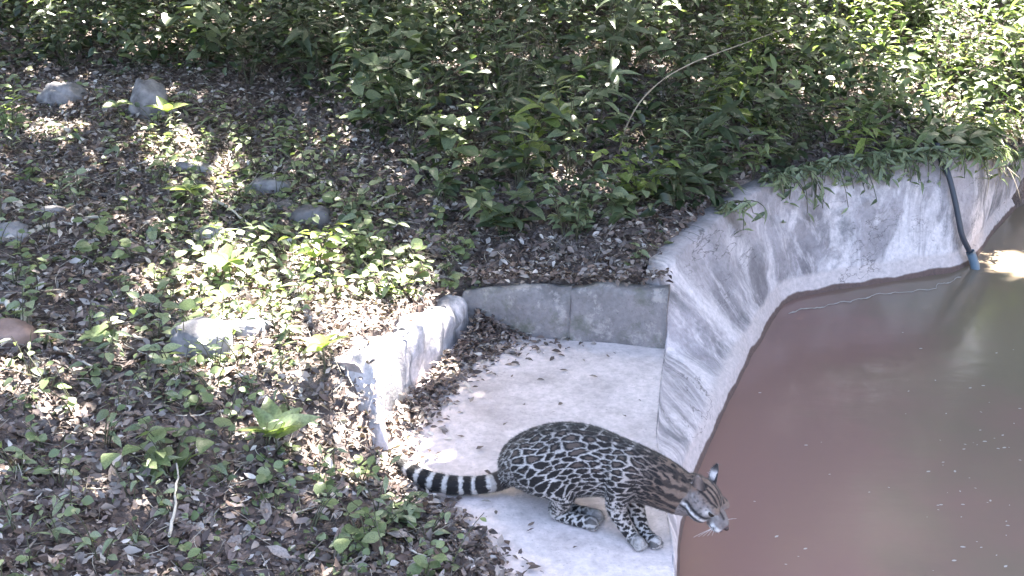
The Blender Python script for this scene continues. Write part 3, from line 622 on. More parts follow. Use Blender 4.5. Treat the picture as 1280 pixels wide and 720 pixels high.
# leaves blown into the corner of the slab and along its edges
def slab_litter():
    pts = []
    for _ in range(1300):
        t = random.random(); e = abs(random.gauss(0, .09)); a = C_L * (1 - t) + L_N * t
        pts.append([a[0] + e * .9 + .01, a[1] - e * .3, SLAB_Z + .004 + max(0, .05 - e * .5) * random.random()])
    for _ in range(900):
        r = abs(random.gauss(0, .16)); a = random.uniform(-1.9, .1); pts.append([C_L[0] + .02 + r * math.cos(a) * 1.2, C_L[1] - .02 + r * math.sin(a) * .9, SLAB_Z + .004 + max(0, .12 - r * .6) * random.random()])
    for _ in range(1500):
        t = random.random(); a = at_index([BL[2], BL[3], BL[4], BL[5], BL[6]], t * 3.99); e = abs(random.gauss(0, .07)); pts.append([a[0] + e, a[1] + e * .4, SLAB_Z + .008 + max(0, .04 - e * .4) * random.random()])
    return np.array(pts)
def wall_top_litter():
    pts = []
    for a, b, z0, z1, n, th in ((aL, aR, .45, .525, 420, .15), (np.array([L_N[0] - .01, L_N[1] - .02, 0]), np.array([C_L[0] - .02, C_L[1] - .01, 0]), .56, .42, 260, .2)):
        d = (b - a)[:2] / np.linalg.norm((b - a)[:2]); nb = np.array([-d[1], d[0]])
        for _ in range(n):
            t = random.random(); o = th * (1 - abs(random.gauss(0, .33)))
            if o < .015: continue
            q = a[:2] + (b - a)[:2] * t + nb * o; pts.append([q[0], q[1], z0 + (z1 - z0) * t + .012 + .03 * random.random() * o / th])
    return np.array(pts)
sl = np.vstack([slab_litter(), wall_top_litter()]); up0 = np.tile([0., 0, 1], (len(sl), 1))
p, d, up, s = lay(sl, .015, .05, .006, .4, up0); V, Q = scatter(LEAF['dry'][0], p, d, up, s); mbv.add(V, Q)
ii = rng.integers(2, n_ - 2, (90, 2)); bp = bs[ii[:, 0], ii[:, 1]] + [0, 0, .008]
p, d, up, s = lay(bp, .015, .04, .003, .3, np.tile(norm([0, -.5, 1.]), (90, 1))); V, Q = scatter(LEAF['dry'][0], p, d, up, s); mbv.add(V, Q)
obj('leaf_litter', mbv.mesh('leaf_litter'), M_litter_i, kind='stuff')
tp = litter(5200); mbt = MB()
for q in tp:
    a = random.uniform(0, 6.3); L = random.uniform(.02, .075); d = np.array([math.cos(a), math.sin(a), random.gauss(0, .35)]) * L; k = np.array([random.gauss(0, .006), random.gauss(0, .006), random.gauss(.004, .004)])
    mbt.tube(np.array([q - d, q + k, q + d]) + [0, 0, .012 + .02 * random.random()], [.0016, .0013, .0008], 3)
obj('twig_litter', mbt.mesh('twig_litter', False), M_twl, kind='stuff')
# larger dry leaves one can pick out
def fallen(p, nrm, size, label, group):
    a = random.uniform(0, 6.3); up = norm(np.asarray(nrm) + rng.normal(0, .25, 3)); d = np.array([math.cos(a), math.sin(a), 0]); d = norm(d - up * (d @ up))
    k = random.randrange(5); o = leaf_obj(None, np.asarray(p) - d * size * .5, d, up, size, 'dry', M_litter, 'fallen_leaf', k)
    o['label'] = label; o['category'] = 'leaf'; o['group'] = group
nf = 0
while nf < 170:
    x, y = random.uniform(0, 640), random.uniform(110, 720)
    if not litter_zone(x, y): continue
    p = hit(x, y)
    if inside(p[0], p[1]): continue
    fallen(p + [0, 0, .022], slope_n(p[0], p[1]), random.uniform(.06, .10), 'large dry leaf' + where(p), 'large dry leaves on the litter'); nf += 1
for (x, y) in [(676, 474), (690, 448), (760, 445), (768, 441), (612, 458), (640, 470), (660, 448), (705, 462), (742, 470), (664, 655), (663, 663), (719, 684), (626, 676), (600, 560), (632, 530), (655, 505), (700, 505), (590, 500), (560, 520), (575, 545), (610, 590), (545, 570), (620, 640), (640, 600), (690, 515), (780, 520), (800, 500), (730, 450), (645, 455)]:
    fallen(P(x, y, SLAB_Z + .012), (0, 0, 1), random.uniform(.018, .045), 'small dry leaf scrap lying on the pale concrete slab', 'leaf scraps on the slab')

# ------------------------------------------------------------------ stones
def rock(px, py, sx, sy, sz, label, mat=M_rock, rot=0, seed=0, name='rock', sink=.42):
    p = hit(px, py); bm = bmesh.new(); bmesh.ops.create_icosphere(bm, subdivisions=4, radius=1)
    fr_ = np.random.default_rng(seed + 50); facets = [(norm(fr_.normal(size=3) + [0, 0, .5]), fr_.uniform(.72, .92)) for _ in range(7)]
    for v in bm.verts:
        c = np.array(v.co); n = norm(c)
        f = 1 + .5 * (fbm(n[0] * 1.4 + seed * 7.1 + 5, n[1] * 1.4 + n[2] * 1.1 + seed, 2) - .5) + .30 * (fbm(n[0] * 4 + seed * 3 + n[2] * 2, n[1] * 4 + n[2] * 3, 3) - .5)
        for fn_r, fd_r in facets: f = min(f, fd_r / max(1e-3, float(n @ fn_r)) if n @ fn_r > .3 else 9)
        q = np.sign(n) * np.abs(n)**.78 * f; v.co = (q[0] * sx, q[1] * sy, q[2] * sz)
    bmesh.ops.rotate(bm, verts=bm.verts, matrix=Matrix.Rotation(rot, 3, 'Z'))
    me = bpy.data.meshes.new('rock'); bm.to_mesh(me); bm.free(); me.polygons.foreach_set('use_smooth', [True] * len(me.polygons))
    o = obj(name, me, mat, label=label, cat='rock'); o.location = (p[0], p[1], p[2] + sz * (1 - 2 * sink)); return o
rock(78, 128, .16, .12, .09, 'flat grey rock with a ridged top under the dim shrubs', rot=-.3, seed=1, sink=.3)
rock(186, 140, .13, .13, .15, 'grey boulder with a sunlit white top', rot=.4, seed=2, sink=.28)
rock(255, 437, .15, .10, .10, 'rounded grey rock half sunk in sunlit litter', rot=-.2, seed=3, sink=.33)
rock(14, 295, .075, .06, .06, 'small rounded grey stone beside the pale stick', seed=4)
rock(60, 268, .085, .05, .03, 'flat pale green-grey stone above the pale stick', rot=.1, seed=5)
rock(338, 236, .12, .08, .06, 'flat lavender-grey stone in shaded litter uphill', rot=.2, seed=6)
rock(243, 214, .11, .06, .05, 'low sunlit whitish stone on open litter', seed=7)
rock(385, 275, .11, .08, .07, 'dark stone under the rounded-leaf clump', mat=M_rockd, seed=8)
rock(262, 300, .09, .07, .07, 'grey slanted stone behind the star-leaved seedling', rot=.6, seed=9)
rock(308, 415, .10, .08, .06, 'sunlit pale stone right of the rounded rock', seed=10)
rock(355, 262, .06, .05, .04, 'small dark stone beside the flat lavender-grey one', mat=M_rockd, seed=12)
rock(8, 425, .10, .08, .07, 'reddish brown stone under the crooked pale root', mat=simple_mat('brown_rock', (.14, .085, .07), (.30, .21, .18), 7, .9, .02), seed=11)
rock(325, 348, .045, .03, .025, 'small pinkish stone below the star-leaved seedling', seed=13)

# ------------------------------------------------------------------ sticks and twigs
def stick(pxs, r, label, mat=M_twig, group=None, name='stick', lift=.02, cat='stick', taper=.5):
    pts = []
    for q in pxs:
        p = hit(q[0], q[1]) if len(q) == 2 else hit(q[0], q[1]) + np.array([0, 0, q[2]]); pts.append(p + [0, 0, lift])
    pts = np.array(pts); n = max(6, len(pts) * 4)
    pts = smooth_line(resample(pts, n), 3) + rng.normal(0, r * .35, (n, 3)); mb = MB(); c = pts[0].copy(); mb.tube(pts - c, np.linspace(r, r * taper, n), 6)
    o = obj(name, mb.mesh(name), mat, label=label, cat=cat, group=group); o.location = c; return o
stick([(10, 302), (55, 289), (110, 276), (145, 278)], .014, 'pale fallen stick beside the small rounded stone', M_twigp)
stick([(0, 388), (20, 398), (34, 408), (30, 432), (5, 444)], .013, 'crooked pale root looping round the reddish brown stone', M_twigp, lift=.05)
stick([(465, 267), (482, 257), (502, 250)], .008, 'short pale bent twig on shaded litter uphill from the side wall', M_twigp, lift=.05)
stick([(70, 440), (110, 462), (130, 470)], .008, 'pale straight twig below the five-leaved seedling', M_twigp)
stick([(165, 300), (195, 296), (205, 298)], .006, 'thin dark curved twig in shaded litter below the pale stick')
stick([(268, 258), (290, 270), (312, 290)], .009, 'pale forked twig behind the star-leaved seedling', M_twigp, lift=.04)
stick([(205, 412), (225, 395), (240, 365)], .006, 'thin dark twig leaning beside the rounded grey rock', M_rockd, lift=.05)
stick([(215, 690), (222, 640), (224, 600)], .006, 'pale upright dry stalk in the dim foreground litter', M_twigp, lift=.06)
stick([(548, 462), (575, 428), (582, 412)], .006, 'thin pale twig propped along the foot of the side wall', M_twigp, lift=.03)
for k in range(85):
    while True:
        x, y = random.uniform(0, 620), random.uniform(150, 720)
        if litter_zone(x, y) and not inside(*hit(x, y)[:2]): break
    a = random.uniform(0, 6.3); L = random.uniform(18, 60); x1, y1 = x + L * math.cos(a), y + L * .6 * math.sin(a); xm, ym = (x + x1) / 2 + random.uniform(-5, 5), (y + y1) / 2 + random.uniform(-4, 4)
    pale = random.random() < .5
    stick([(x, y), (xm, ym), (x1, y1)], random.uniform(.002, .005), ('thin pale twig' if pale else 'thin brown twig') + where(hit(x, y)), M_twigp if pale else M_twig, 'pale twigs in the litter' if pale else 'brown twigs in the litter', 'twig', .02, 'twig')
# arching cane over the bank
b0 = hit(773, 190); dpt = 1.02
cane = [b0 + [0, 0, -.02]]
for x, y, k in ((782, 158, .0), (800, 125, .02), (830, 97, .04), (870, 76, .06), (925, 56, .08), (970, 40, .10), (1012, 26, .12)):
    d = ray(x, y); t = (b0[1] - .15 + k - CAM[1]) / d[1]; cane.append(CAM + t * d)
cane = smooth_line(resample(np.array(cane), 30), 2); mb = MB(); mb.tube(cane - cane[0], np.linspace(.0055, .0012, 30) * (1 + .25 * (np.arange(30) % 5 == 0)), 6)
o = obj('arching_cane', mb.mesh('cane'), M_cane, label='long pale bare cane arching over the green bank', cat='cane'); o.location = cane[0]
# hose down the wall into the water
hm, hn, hl, hb = mat_new('grey_hose'); hb.inputs['Base Color'].default_value = (.035, .04, .055, 1); hb.inputs['Roughness'].default_value = .45
i = int(np.argmin(np.abs(project(B)[:, 0] - 1208) + 1000 * (np.arange(N_ST) < i_end))); sd_ = side[i]
hp = []
for f, x in ((-.06, 1176), (.0, 1177), (.12, 1178), (.3, 1181), (.5, 1188), (.7, 1195), (.86, 1203), (1.0, 1208)):
    k = int(np.argmin(np.abs(project(T * (1 - max(f, 0)) + B * max(f, 0))[:, 0] - x) + 1000 * (np.arange(N_ST) < i_end)))
    hp.append(T[k] * (1 - f) + B[k] * f + side[k] * (.045 if f > 0 else -.05) + [0, 0, .02 if f >= 0 else .04])
hp.append(hp[-1] + side[i] * .03 - [0, 0, .12]); hp = smooth_line(resample(np.array(hp), 40), 4); c = hp[0].copy()
hroot = empty('hose', c, 'dark blue-grey hose hanging down the concrete wall into the water', 'hose'); mb = MB(); mb.tube(hp - c, .017, 10); obj('tube', mb.mesh('tube'), hm, hroot)
mb = MB(); mb.tube(hp[-10:] - c + side[i] * .004, .027, 10); cm, cn, cl, cb = mat_new('blue_fitting'); cb.inputs['Base Color'].default_value = (.13, .19, .25, 1); cb.inputs['Roughness'].default_value = .4; obj('end_fitting', mb.mesh('end_fitting'), cm, hroot)

# ------------------------------------------------------------------ things on the water
fm, fn, fl_, fb = mat_new('scum'); fb.inputs['Base Color'].default_value = (.45, .40, .37, 1); fb.inputs['Roughness'].default_value = .8
sc = np.array([P(x, y, .003) for x, y in ((985, 391), (1005, 387), (1040, 380), (1070, 375), (1100, 368), (1130, 364), (1160, 362), (1190, 350), (1202, 347))]); sc = resample(sc, 80)
sc[:, 1] += (fbm(np.arange(80) * .35, np.zeros(80), 3) - .5) * .06; wd = .002 + .009 * fbm(np.arange(80) * .5, np.ones(80) * 4, 2)**2
SVV = np.stack([sc - np.stack([0 * wd, wd, 0 * wd], 1), sc + [0, 0, .002], sc + np.stack([0 * wd, wd, 0 * wd], 1)], 1)
obj('scum_line', np_mesh('scum_line', SVV.reshape(-1, 3), grid_faces(80, 3)[:, ::-1]), fm, label='thin wavy pale scum line floating along the far pond wall', cat='scum')
fx = []
for _ in range(110):
    x = random.uniform(900, 1280); y = random.uniform(400, 715)
    if random.random() < (.25 + .75 * (x > 1120)) * (.4 + .6 * (y > 500)): fx.append(P(x, y, .002))
fx += [P(x + random.uniform(-3, 3), y, .002) for x, y in ((947, 491), (1240, 627), (1235, 628), (1155, 646), (1172, 637), (1220, 677), (1205, 555), (1215, 553), (1228, 552), (1180, 578))]
fx = np.array(fx); N = len(fx); a = rng.normal(.3, .5, N); d = np.stack([np.cos(a), np.sin(a), 0 * a], 1)
V, Q = scatter(LEAF['dry'][4], fx, d, np.tile([0., 0, 1], (N, 1)), rng.uniform(.006, .024, N)); obj('surface_specks', np_mesh('surface_specks', V, Q), fm, kind='stuff', label='tiny pale specks on the muddy water', cat='debris')  # small pale flat pieces on the water surface

# ------------------------------------------------------------------ the spotted cat
YAW = R(-30)
cf = np.array([math.cos(YAW), math.sin(YAW), 0]); cr = np.array([math.sin(YAW), -math.cos(YAW), 0]); cr = np.array([cf[1], -cf[0], 0])   # cr: towards the camera side
CM = P(741, 662, SLAB_Z) - cr * .05
def onplane(px, py, off=0.0):
    d = ray(px, py); o = CM + cr * off; t = ((o - CAM) @ cr) / (d @ cr); return CAM + t * d
def mpp(p): return project(p)[2] / F_PX      # metres per photograph pixel at p
parts_v = MB(); CH = []                       # CH: skeleton chains for the coat
def loft(c, rv, rl, name, n=20):
    c = np.asarray(c, float); t = norm(np.gradient(c, axis=0)); s = norm(np.cross(t, np.array([0, 0, 1.]))); s = np.where((s @ cr)[:, None] < 0, -s, s); u_ = np.cross(s, t); u_ = np.where(u_[:, 2:3] < 0, -u_, u_)
    a = np.linspace(0, 2 * np.pi, n, endpoint=False)
    V = c[:, None] + rl[:, None, None] * np.cos(a)[None, :, None] * s[:, None] + rv[:, None, None] * np.sin(a)[None, :, None] * u_[:, None]
    V = V.reshape(-1, 3); m = len(c); Tt = [[m * n, (k + 1) % n, k] for k in range(n)] + [[m * n + 1, (m - 1) * n + k, (m - 1) * n + (k + 1) % n] for k in range(n)]
    V = np.vstack([V, c[:1] - t[:1] * rv[0] * .5, c[-1:] + t[-1:] * rv[-1] * .5]); Q = grid_faces(m, n, True)[:, ::-1]
    Tt = np.array(Tt)[:, ::-1]; det = np.linalg.det(np.stack([s[0], u_[0], t[0]]))
    if det < 0: Q = Q[:, ::-1]; Tt = Tt[:, ::-1]
    parts_v.add(V, Q, Tt)
def crs(x, k):
    """smooth resample of the rows of x (linear, then relaxed)"""
    x = np.asarray(x, float); i = np.linspace(0, len(x) - 1, k); y = np.stack([np.interp(i, np.arange(len(x)), x[:, j]) for j in range(x.shape[1])], 1)
    for _ in range(4): y[1:-1] = .5 * y[1:-1] + .25 * (y[:-2] + y[2:])
    return y
# torso: x, top, bottom in the photograph
tor = np.array([(636, 582, 610), (645, 556, 616), (658, 543, 619), (675, 535, 622), (692, 530, 623), (708, 527.5, 622), (726, 528, 621), (745, 533, 621), (765, 542, 624), (785, 550, 628), (803, 558, 630), (820, 567, 634), (838, 579, 641), (854, 591, 646), (868, 600, 646)], float)
cen = np.array([onplane(x, (a + b) / 2) for x, a, b in tor]); rv = np.array([(b - a) / 2 * mpp(c) / .96 for (x, a, b), c in zip(tor, cen)])
wl = np.array([.8, .78, .78, .78, .78, .78, .76, .74, .72, .72, .74, .78, .82, .86, .86])
d5 = crs(np.concatenate([cen, rv[:, None], (rv * wl)[:, None]], 1), 44); loft(d5[:, :3], d5[:, 3], d5[:, 4], 'torso', 24); CH.append(('torso', d5[:, :3], d5[:, 3]))
def limb(name, nodes, k=22):
    """nodes: (px, py, side offset, radius in px)"""
    c = []; 
    for px_, py_, off, r in nodes: p = onplane(px_, py_, off); c.append([*p, r * mpp(p)])
    c = crs(c, k); loft2(c, name)
def loft2(c, name):
    V, Q, Tt = tube_arrays(c[:, :3], c[:, 3], 14); parts_v.add(V, Q, Tt)
    for e in (0, -1): sphere(c[e, :3], c[e, 3])
    CH.append((name, c[:, :3], c[:, 3]))
def sphere(c, r, sc_=(1, 1, 1), ax=None, n=12):
    th = np.linspace(0, np.pi, n // 2 + 2)[1:-1]; ph = np.linspace(0, 2 * np.pi, n, endpoint=False)
    V = np.stack([np.sin(th)[:, None] * np.cos(ph), np.sin(th)[:, None] * np.sin(ph), np.cos(th)[:, None] + 0 * ph], -1).reshape(-1, 3); V = np.vstack([V, [[0, 0, 1], [0, 0, -1]]]) * np.asarray(sc_) * r
    if ax is not None: V = V @ np.asarray(ax)
    m = len(th); Q = grid_faces(m, n, True); Tt = [[m * n, k, (k + 1) % n] for k in range(n)] + [[m * n + 1, (m - 1) * n + (k + 1) % n, (m - 1) * n + k] for k in range(n)]
    parts_v.add(V + c, Q, np.array(Tt))
def paw_limb(name, nodes, paw_px, toe_px, rp, k=22):
    """limb whose last two nodes stand on the slab at the given pixels"""
    c = []
    for px_, py_, off, r in nodes: p = onplane(px_, py_, off); c.append([*p, r * mpp(p)])
    for (x, y), r in ((paw_px, rp), (toe_px, rp * 1.08)):
        q = P(x, y, SLAB_Z); m = mpp(q); c.append([q[0], q[1], SLAB_Z + r * m * .86, r * m])
    toe = np.array(c[-1][:3]); heel = np.array(c[-2][:3]); tr = c[-1][3]; fwd = norm((toe - heel) * [1, 1, 0]); sdv = np.array([-fwd[1], fwd[0], 0])
    c = crs(c, k); loft2(c, name)
    for q in (-1.05, -.36, .36, 1.05):      # four toes
        sphere(toe + fwd * tr * (.62 - .22 * abs(q)) + sdv * tr * .62 * q - [0, 0, tr * .30], tr * .46, (1.25, 1, .95), np.stack([fwd, sdv, [0, 0, 1]]))
# legs: near fore, far fore, near hind, far hind
paw_limb('fore', [(782, 588, .045, 24), (776, 612, .055, 20), (768, 632, .055, 13.5), (776, 649, .052, 10.5), (786, 665, .05, 8.2)], (792, 680), (799, 686), 8.0)
paw_limb('fore', [(800, 590, -.045, 22), (796, 612, -.04, 17), (793, 634, -.02, 12), (800, 652, .0, 9.5), (807, 667, .01, 7.8)], (812, 679), (819, 684), 7.8)
paw_limb('hind', [(664, 576, .05, 30), (680, 592, .065, 31), (700, 610, .068, 23), (704, 622, .065, 15), (692, 640, .06, 9.5)], (706, 652), (739, 661), 8.2, 26)
paw_limb('hind', [(664, 576, -.05, 28), (688, 594, -.06, 27), (706, 610, -.06, 20), (708, 620, -.055, 13), (694, 634, -.05, 9)], (712, 642), (746, 651), 7.8, 26)
# tail
tl = [(640, 590, 14, None), (628, 600, 12.5, None), (612, 605, 11.5, .03), (590, 607, 11.5, .012), (565, 606.5, 12, .010), (542, 602, 11.5, .014), (522, 594, 10.5, .02), (508, 585, 9, .03), (501, 578.5, 6, .04)]
tc = []
for x, y, r, lift in tl:
    p = onplane(x, y) if lift is None else P(x, y, SLAB_Z + r * .0027 + lift); tc.append([*p, r * mpp(p)])
loft2(crs(tc, 40), 'tail')
# head
HC = onplane(879, 622, .0); hN = onplane(904, 655, .02); hf = norm(hN - HC); hs = norm(cr - hf * (cr @ hf)); hu = np.cross(hf, hs); hu = hu if hu[2] > 0 else -hu
AX = np.stack([hf, hs, hu])
HK = 1.12
def hp_(f, s, u_): return HC + HK * (hf * f + hs * s + hu * u_)
sphere(hp_(0, 0, 0), HK, (.066, .056, .052), AX, 20)
sphere(hp_(-.035, 0, -.012), HK, (.05, .05, .05), AX, 16)
for s in (-1, 1):
    sphere(hp_(.018, s * .030, -.020), HK, (.042, .030, .034), AX, 14)
    sphere(hp_(.083, s * .013, -.014), HK, (.026, .018, .018), AX, 12)
    sphere(hp_(.046, s * .030, .026), HK, (.022, .015, .014), AX, 12)
sphere(hp_(.062, 0, .006), HK, (.046, .021, .022), AX, 14); sphere(hp_(.098, 0, .001), HK, (.014, .012, .011), AX, 10); sphere(hp_(.074, 0, -.030), HK, (.026, .016, .013), AX, 12)
EAR = []
for s in (-1, 1):
    b_ = hp_(-.022, s * .040, .030); t_ = hp_(-.054, s * .058, .075); ax_ = norm(t_ - b_); w_ = norm(np.cross(ax_, norm(hf * .6 + hs * s * .8))); th_ = np.cross(w_, ax_)
    L = np.linalg.norm(t_ - b_); k = 10; n = 16; tt = np.linspace(-.25, 1, k); a = np.linspace(0, 2 * np.pi, n, endpoint=False)
    wd_ = .026 * np.sqrt(np.clip(1 - (np.clip(tt, 0, 1))**1.25, .01, 1)); V = []
    for q in range(k):
        o_ = b_ + ax_ * L * tt[q]; cup = -np.cos(a)**2 * 0
        V.append(o_ + wd_[q] * np.cos(a)[:, None] * w_ + (.0065 * np.sin(a) - .25 * wd_[q] * (1 - np.abs(np.cos(a)))**2 * .8 * (tt[q] < .9))[:, None] * th_)
    V = np.concatenate(V); Tt = [[k * n, (j + 1) % n, j] for j in range(n)] + [[k * n + 1, (k - 1) * n + j, (k - 1) * n + (j + 1) % n] for j in range(n)]
    V = np.vstack([V, b_ - ax_ * L * .25, t_]); Q = grid_faces(k, n, True)[:, ::-1]; parts_v.add(V, Q, np.array(Tt)[:, ::-1]); EAR.append((b_, t_, s, ax_))
raw = parts_v.mesh('cat_raw'); bm = bmesh.new(); bm.from_mesh(raw); bmesh.ops.recalc_face_normals(bm, faces=bm.faces); bm.to_mesh(raw); bm.free()
tmp = bpy.data.objects.new('cat_tmp', raw); col.objects.link(tmp)
rm = tmp.modifiers.new('r', 'REMESH'); rm.mode = 'VOXEL'; rm.voxel_size = .0034; rm.adaptivity = 0
sm = tmp.modifiers.new('s', 'SMOOTH'); sm.factor = .5; sm.iterations = 7
dg = bpy.context.evaluated_depsgraph_get(); body_me = bpy.data.meshes.new_from_object(tmp.evaluated_get(dg)); bpy.data.objects.remove(tmp)
body_me.polygons.foreach_set('use_smooth', np.ones(len(body_me.polygons), bool))
NV = len(body_me.vertices); co = np.empty(NV * 3, np.float32); body_me.vertices.foreach_get('co', co); co = co.reshape(-1, 3).astype(float)
# ---- coat: nearest chain, then rosettes / bars / bands in that chain's own coordinates
best = np.full(NV, 9e9); which = np.zeros(NV, int); uu = np.zeros(NV); near_pt = np.zeros((NV, 3)); tang = np.zeros((NV, 3))
for ci, (nm, c, r) in enumerate(CH):
    s_ = np.concatenate([[0], np.cumsum(np.linalg.norm(np.diff(c, axis=0), axis=1))]); tg = norm(np.gradient(c, axis=0)); cb_ = np.full(NV, 9e9); c_r = np.ones(NV); c_u = np.zeros(NV); c_q = np.zeros((NV, 3)); c_t = np.zeros((NV, 3))
    for i in range(len(c) - 1):
        e = c[i + 1] - c[i]; t = np.clip(((co - c[i]) @ e) / (e @ e), 0, 1); q = c[i] + t[:, None] * e; dd = np.linalg.norm(co - q, axis=1)
        m = dd < cb_; cb_[m] = dd[m]; c_r[m] = (r[i] + (r[i + 1] - r[i]) * t)[m]; c_u[m] = (s_[i] + t * np.linalg.norm(e))[m]; c_q[m] = q[m]; tt_ = norm(tg[i] * (1 - t[:, None]) + tg[i + 1] * t[:, None]); c_t[m] = tt_[m]
    dd = cb_ / c_r * (1.0 if nm == 'torso' else 1.06)
    if nm in ('fore', 'hind'): dd = np.where(c_u < (.30 if nm == 'fore' else .34) * s_[-1], 99, dd)
    m = dd < best; best[m] = dd[m]; which[m] = ci; uu[m] = c_u[m]; near_pt[m] = c_q[m]; tang[m] = c_t[m]
rel = co - near_pt; upv = norm(np.array([0, 0, 1.]) - tang * tang[:, 2:3]); sdv = np.cross(tang, upv)
ang = np.arctan2((rel * upv).sum(1), np.abs((rel * cr).sum(1)))     # +pi/2 on the back, -pi/2 under the belly
sgn = np.sign((rel * cr).sum(1)); rad_ = np.linalg.norm(rel, axis=1)
names = np.array([c[0] for c in CH])[which]
crng = np.random.default_rng(21)
def cells(U, Vv, du, dv, jit=.36, seed=0):
    """distances to the two nearest seeds of a jittered brick lattice, in cell units"""
    g = np.random.default_rng(seed); tab = g.random((64, 64, 2)); X = U / du; Y = Vv / dv; f1 = np.full(len(X), 9.); f2 = np.full(len(X), 9.); idn = np.zeros(len(X))
    yi = np.floor(Y).astype(int)
    for oy in (-2, -1, 0, 1, 2):
        row = yi + oy; sh = .5 * (row % 2)
        xi = np.floor(X - sh).astype(int)
        for ox in (-2, -1, 0, 1, 2):
            k = xi + ox; j = tab[k % 64, row % 64]; sx_ = k + sh + .5 + (j[:, 0] - .5) * 2 * jit; sy_ = row + .5 + (j[:, 1] - .5) * 2 * jit
            d_ = np.hypot(X - sx_, Y - sy_); c1 = d_ < f1; f2 = np.where(c1, f1, np.minimum(f2, d_)); idn = np.where(c1, j[:, 0], idn); f1 = np.where(c1, d_, f1)
    return f1, f2, idn
LIGHT = np.array([.47, .435, .42]); DARK = np.array([.014, .012, .013]); FILL = np.array([.105, .08, .07]); TAN = np.array([.165, .112, .085])
wob = fbm(uu * 30, ang * 3 + 5, 3) - .5; wob2 = fbm(uu * 26 + 40, ang * 3, 3) - .5
C = np.zeros((NV, 3))
def lay_c(mask, rgb, a): global C; a = np.clip(a, 0, 1)[:, None] * mask[:, None]; C = C * (1 - a) + np.asarray(rgb) * a
tor_m = names == 'torso'; U_len = np.linalg.norm(np.diff(CH[0][1], axis=0), axis=1).sum(); un = uu / U_len
Vt = ang * .105 + .02 * np.sin(uu * 9)
# base: light network, warmer towards the neck and along the back
base = LIGHT[None] * (1 - .22 * sstep(.5, 1.3, ang))[:, None]; neck = sstep(.66, .84, un)[:, None]; base = base * (1 - neck * .95) + TAN * neck * .95
C = np.where(tor_m[:, None], base, LIGHT[None])
f1, f2, idn = cells(uu + wob * .022 - Vt * .35, Vt + wob2 * .014, .050, .0205, .36, 5)
g = f2 - f1
C = np.where((tor_m & (un < .80))[:, None], C, C)
cellm = tor_m; g = g - .5 * sstep(.80, .95, un)
lay_c(cellm, DARK, sstep(.10, .17, g)); lay_c(cellm, FILL, sstep(.50, .62, g) * sstep(.0, .35, ang) * .95)
bel = cellm & (ang < -.55); 
# spine stripes
lay_c(tor_m & (ang > 1.25) & (un < .8), DARK, .75 * sstep(.35, .6, np.abs(np.sin(uu * 60)))) 
# neck: long dark stripes
nk = np.abs(np.sin(ang * 6.0 + wob * 3.0 + .4)); lay_c(tor_m, DARK, .85 * sstep(.45, .85, nk) * sstep(.74, .90, un) * (1 - .5 * sstep(.97, 1.0, un)))
# legs: bars high up, spots lower, pale paws
for nm, so_ in (('fore', 3), ('hind', 9)):
    m = names == nm; aa = np.arctan2((rel * sdv).sum(1), (rel * upv).sum(1)); L_ = max(uu[m]); ul = uu / L_
    x_ = uu + wob * .02; y_ = aa * np.maximum(rad_, .02)
    f1, f2, idn = cells(y_, x_ + y_ * .25, .042, .0185, .34, so_); k = sstep(.18, .28, f2 - f1) * (1 - .55 * sstep(.86, 1.0, ul)); lay_c(m, DARK, k)
    lay_c(m, (.20, .18, .175), .4 * sstep(.84, .98, ul))
# tail: broad dark bands, thin pale rings
m = names == 'tail'; tln = max(uu[m]); tn = uu / tln
nb = 9.2; ph = (tn**.95 * nb + wob * .22) % 1; lay_c(m, LIGHT * 1.15, np.ones(NV)); lay_c(m, DARK, sstep(.24, .32, ph) * (1 - sstep(.94, 1.0, ph))); lay_c(m, DARK, sstep(.955, .97, tn))
lay_c(m & (tn < .22), FILL, .35 * np.ones(NV))
# head in its own axes
hr = (co - HC) / HK; hF, hS, hU = hr @ hf, hr @ hs, hr @ hu; aS = np.abs(hS)
hm_ = (hF > -.042) & (np.linalg.norm(hr / [1, 1, 1], axis=1) < .135) & (hF > -.035 - .25 * hU) & (names == 'torso')
GREY = np.array([.16, .14, .135])
lay_c(hm_, GREY * (.8 + .8 * fbm(hF * 90 + 3, hU * 90 + hS * 60, 3))[:, None], sstep(-.045, -.02, hF)); lay_c(hm_, TAN * 1.1, sstep(.015, .04, hU) * .85)
lay_c(hm_, (.58, .56, .56), sstep(.068, .080, hF) * (1 - sstep(-.010, -.003, hU)))                     # white muzzle
lay_c(hm_, (.62, .60, .60), np.exp(-((hF - .050) / .016)**2 - ((hU - .010) / .010)**2) * 1.3 * (aS > .018))   # pale patch round the eye
for u0, w0 in ((-.014, .0050), (-.034, .0045)):                                                    # two cheek stripes
    lay_c(hm_, DARK, np.exp(-((hU - u0 - .12 * (hF - .02)) / w0)**2) * 1.5 * sstep(-.03, -.015, hF) * (1 - sstep(.052, .064, hF)) * (aS > .02))
lay_c(hm_, (.62, .60, .60), np.exp(-((hU + .024 - .12 * (hF - .02)) / .005)**2) * sstep(-.03, -.015, hF) * (1 - sstep(.052, .064, hF)) * (aS > .02))
for s0 in (.006, .020, .034): lay_c(hm_, DARK, np.exp(-((aS - s0 - .15 * (.03 - hF)) / .0032)**2) * 1.4 * sstep(.026, .036, hU) * (hF < .05))
lay_c(hm_, DARK, np.exp(-((aS - .011) / .003)**2) * sstep(.05, .06, hF) * (1 - sstep(.085, .09, hF)) * (hU > .004))
lay_c(hm_, DARK, np.exp(-((hF - .088) / .004)**2 - ((hU + .016) / .006)**2) * 1.2); lay_c(hm_, DARK, np.exp(-((hU + .022) / .0022)**2) * sstep(.06, .066, hF) * .9)
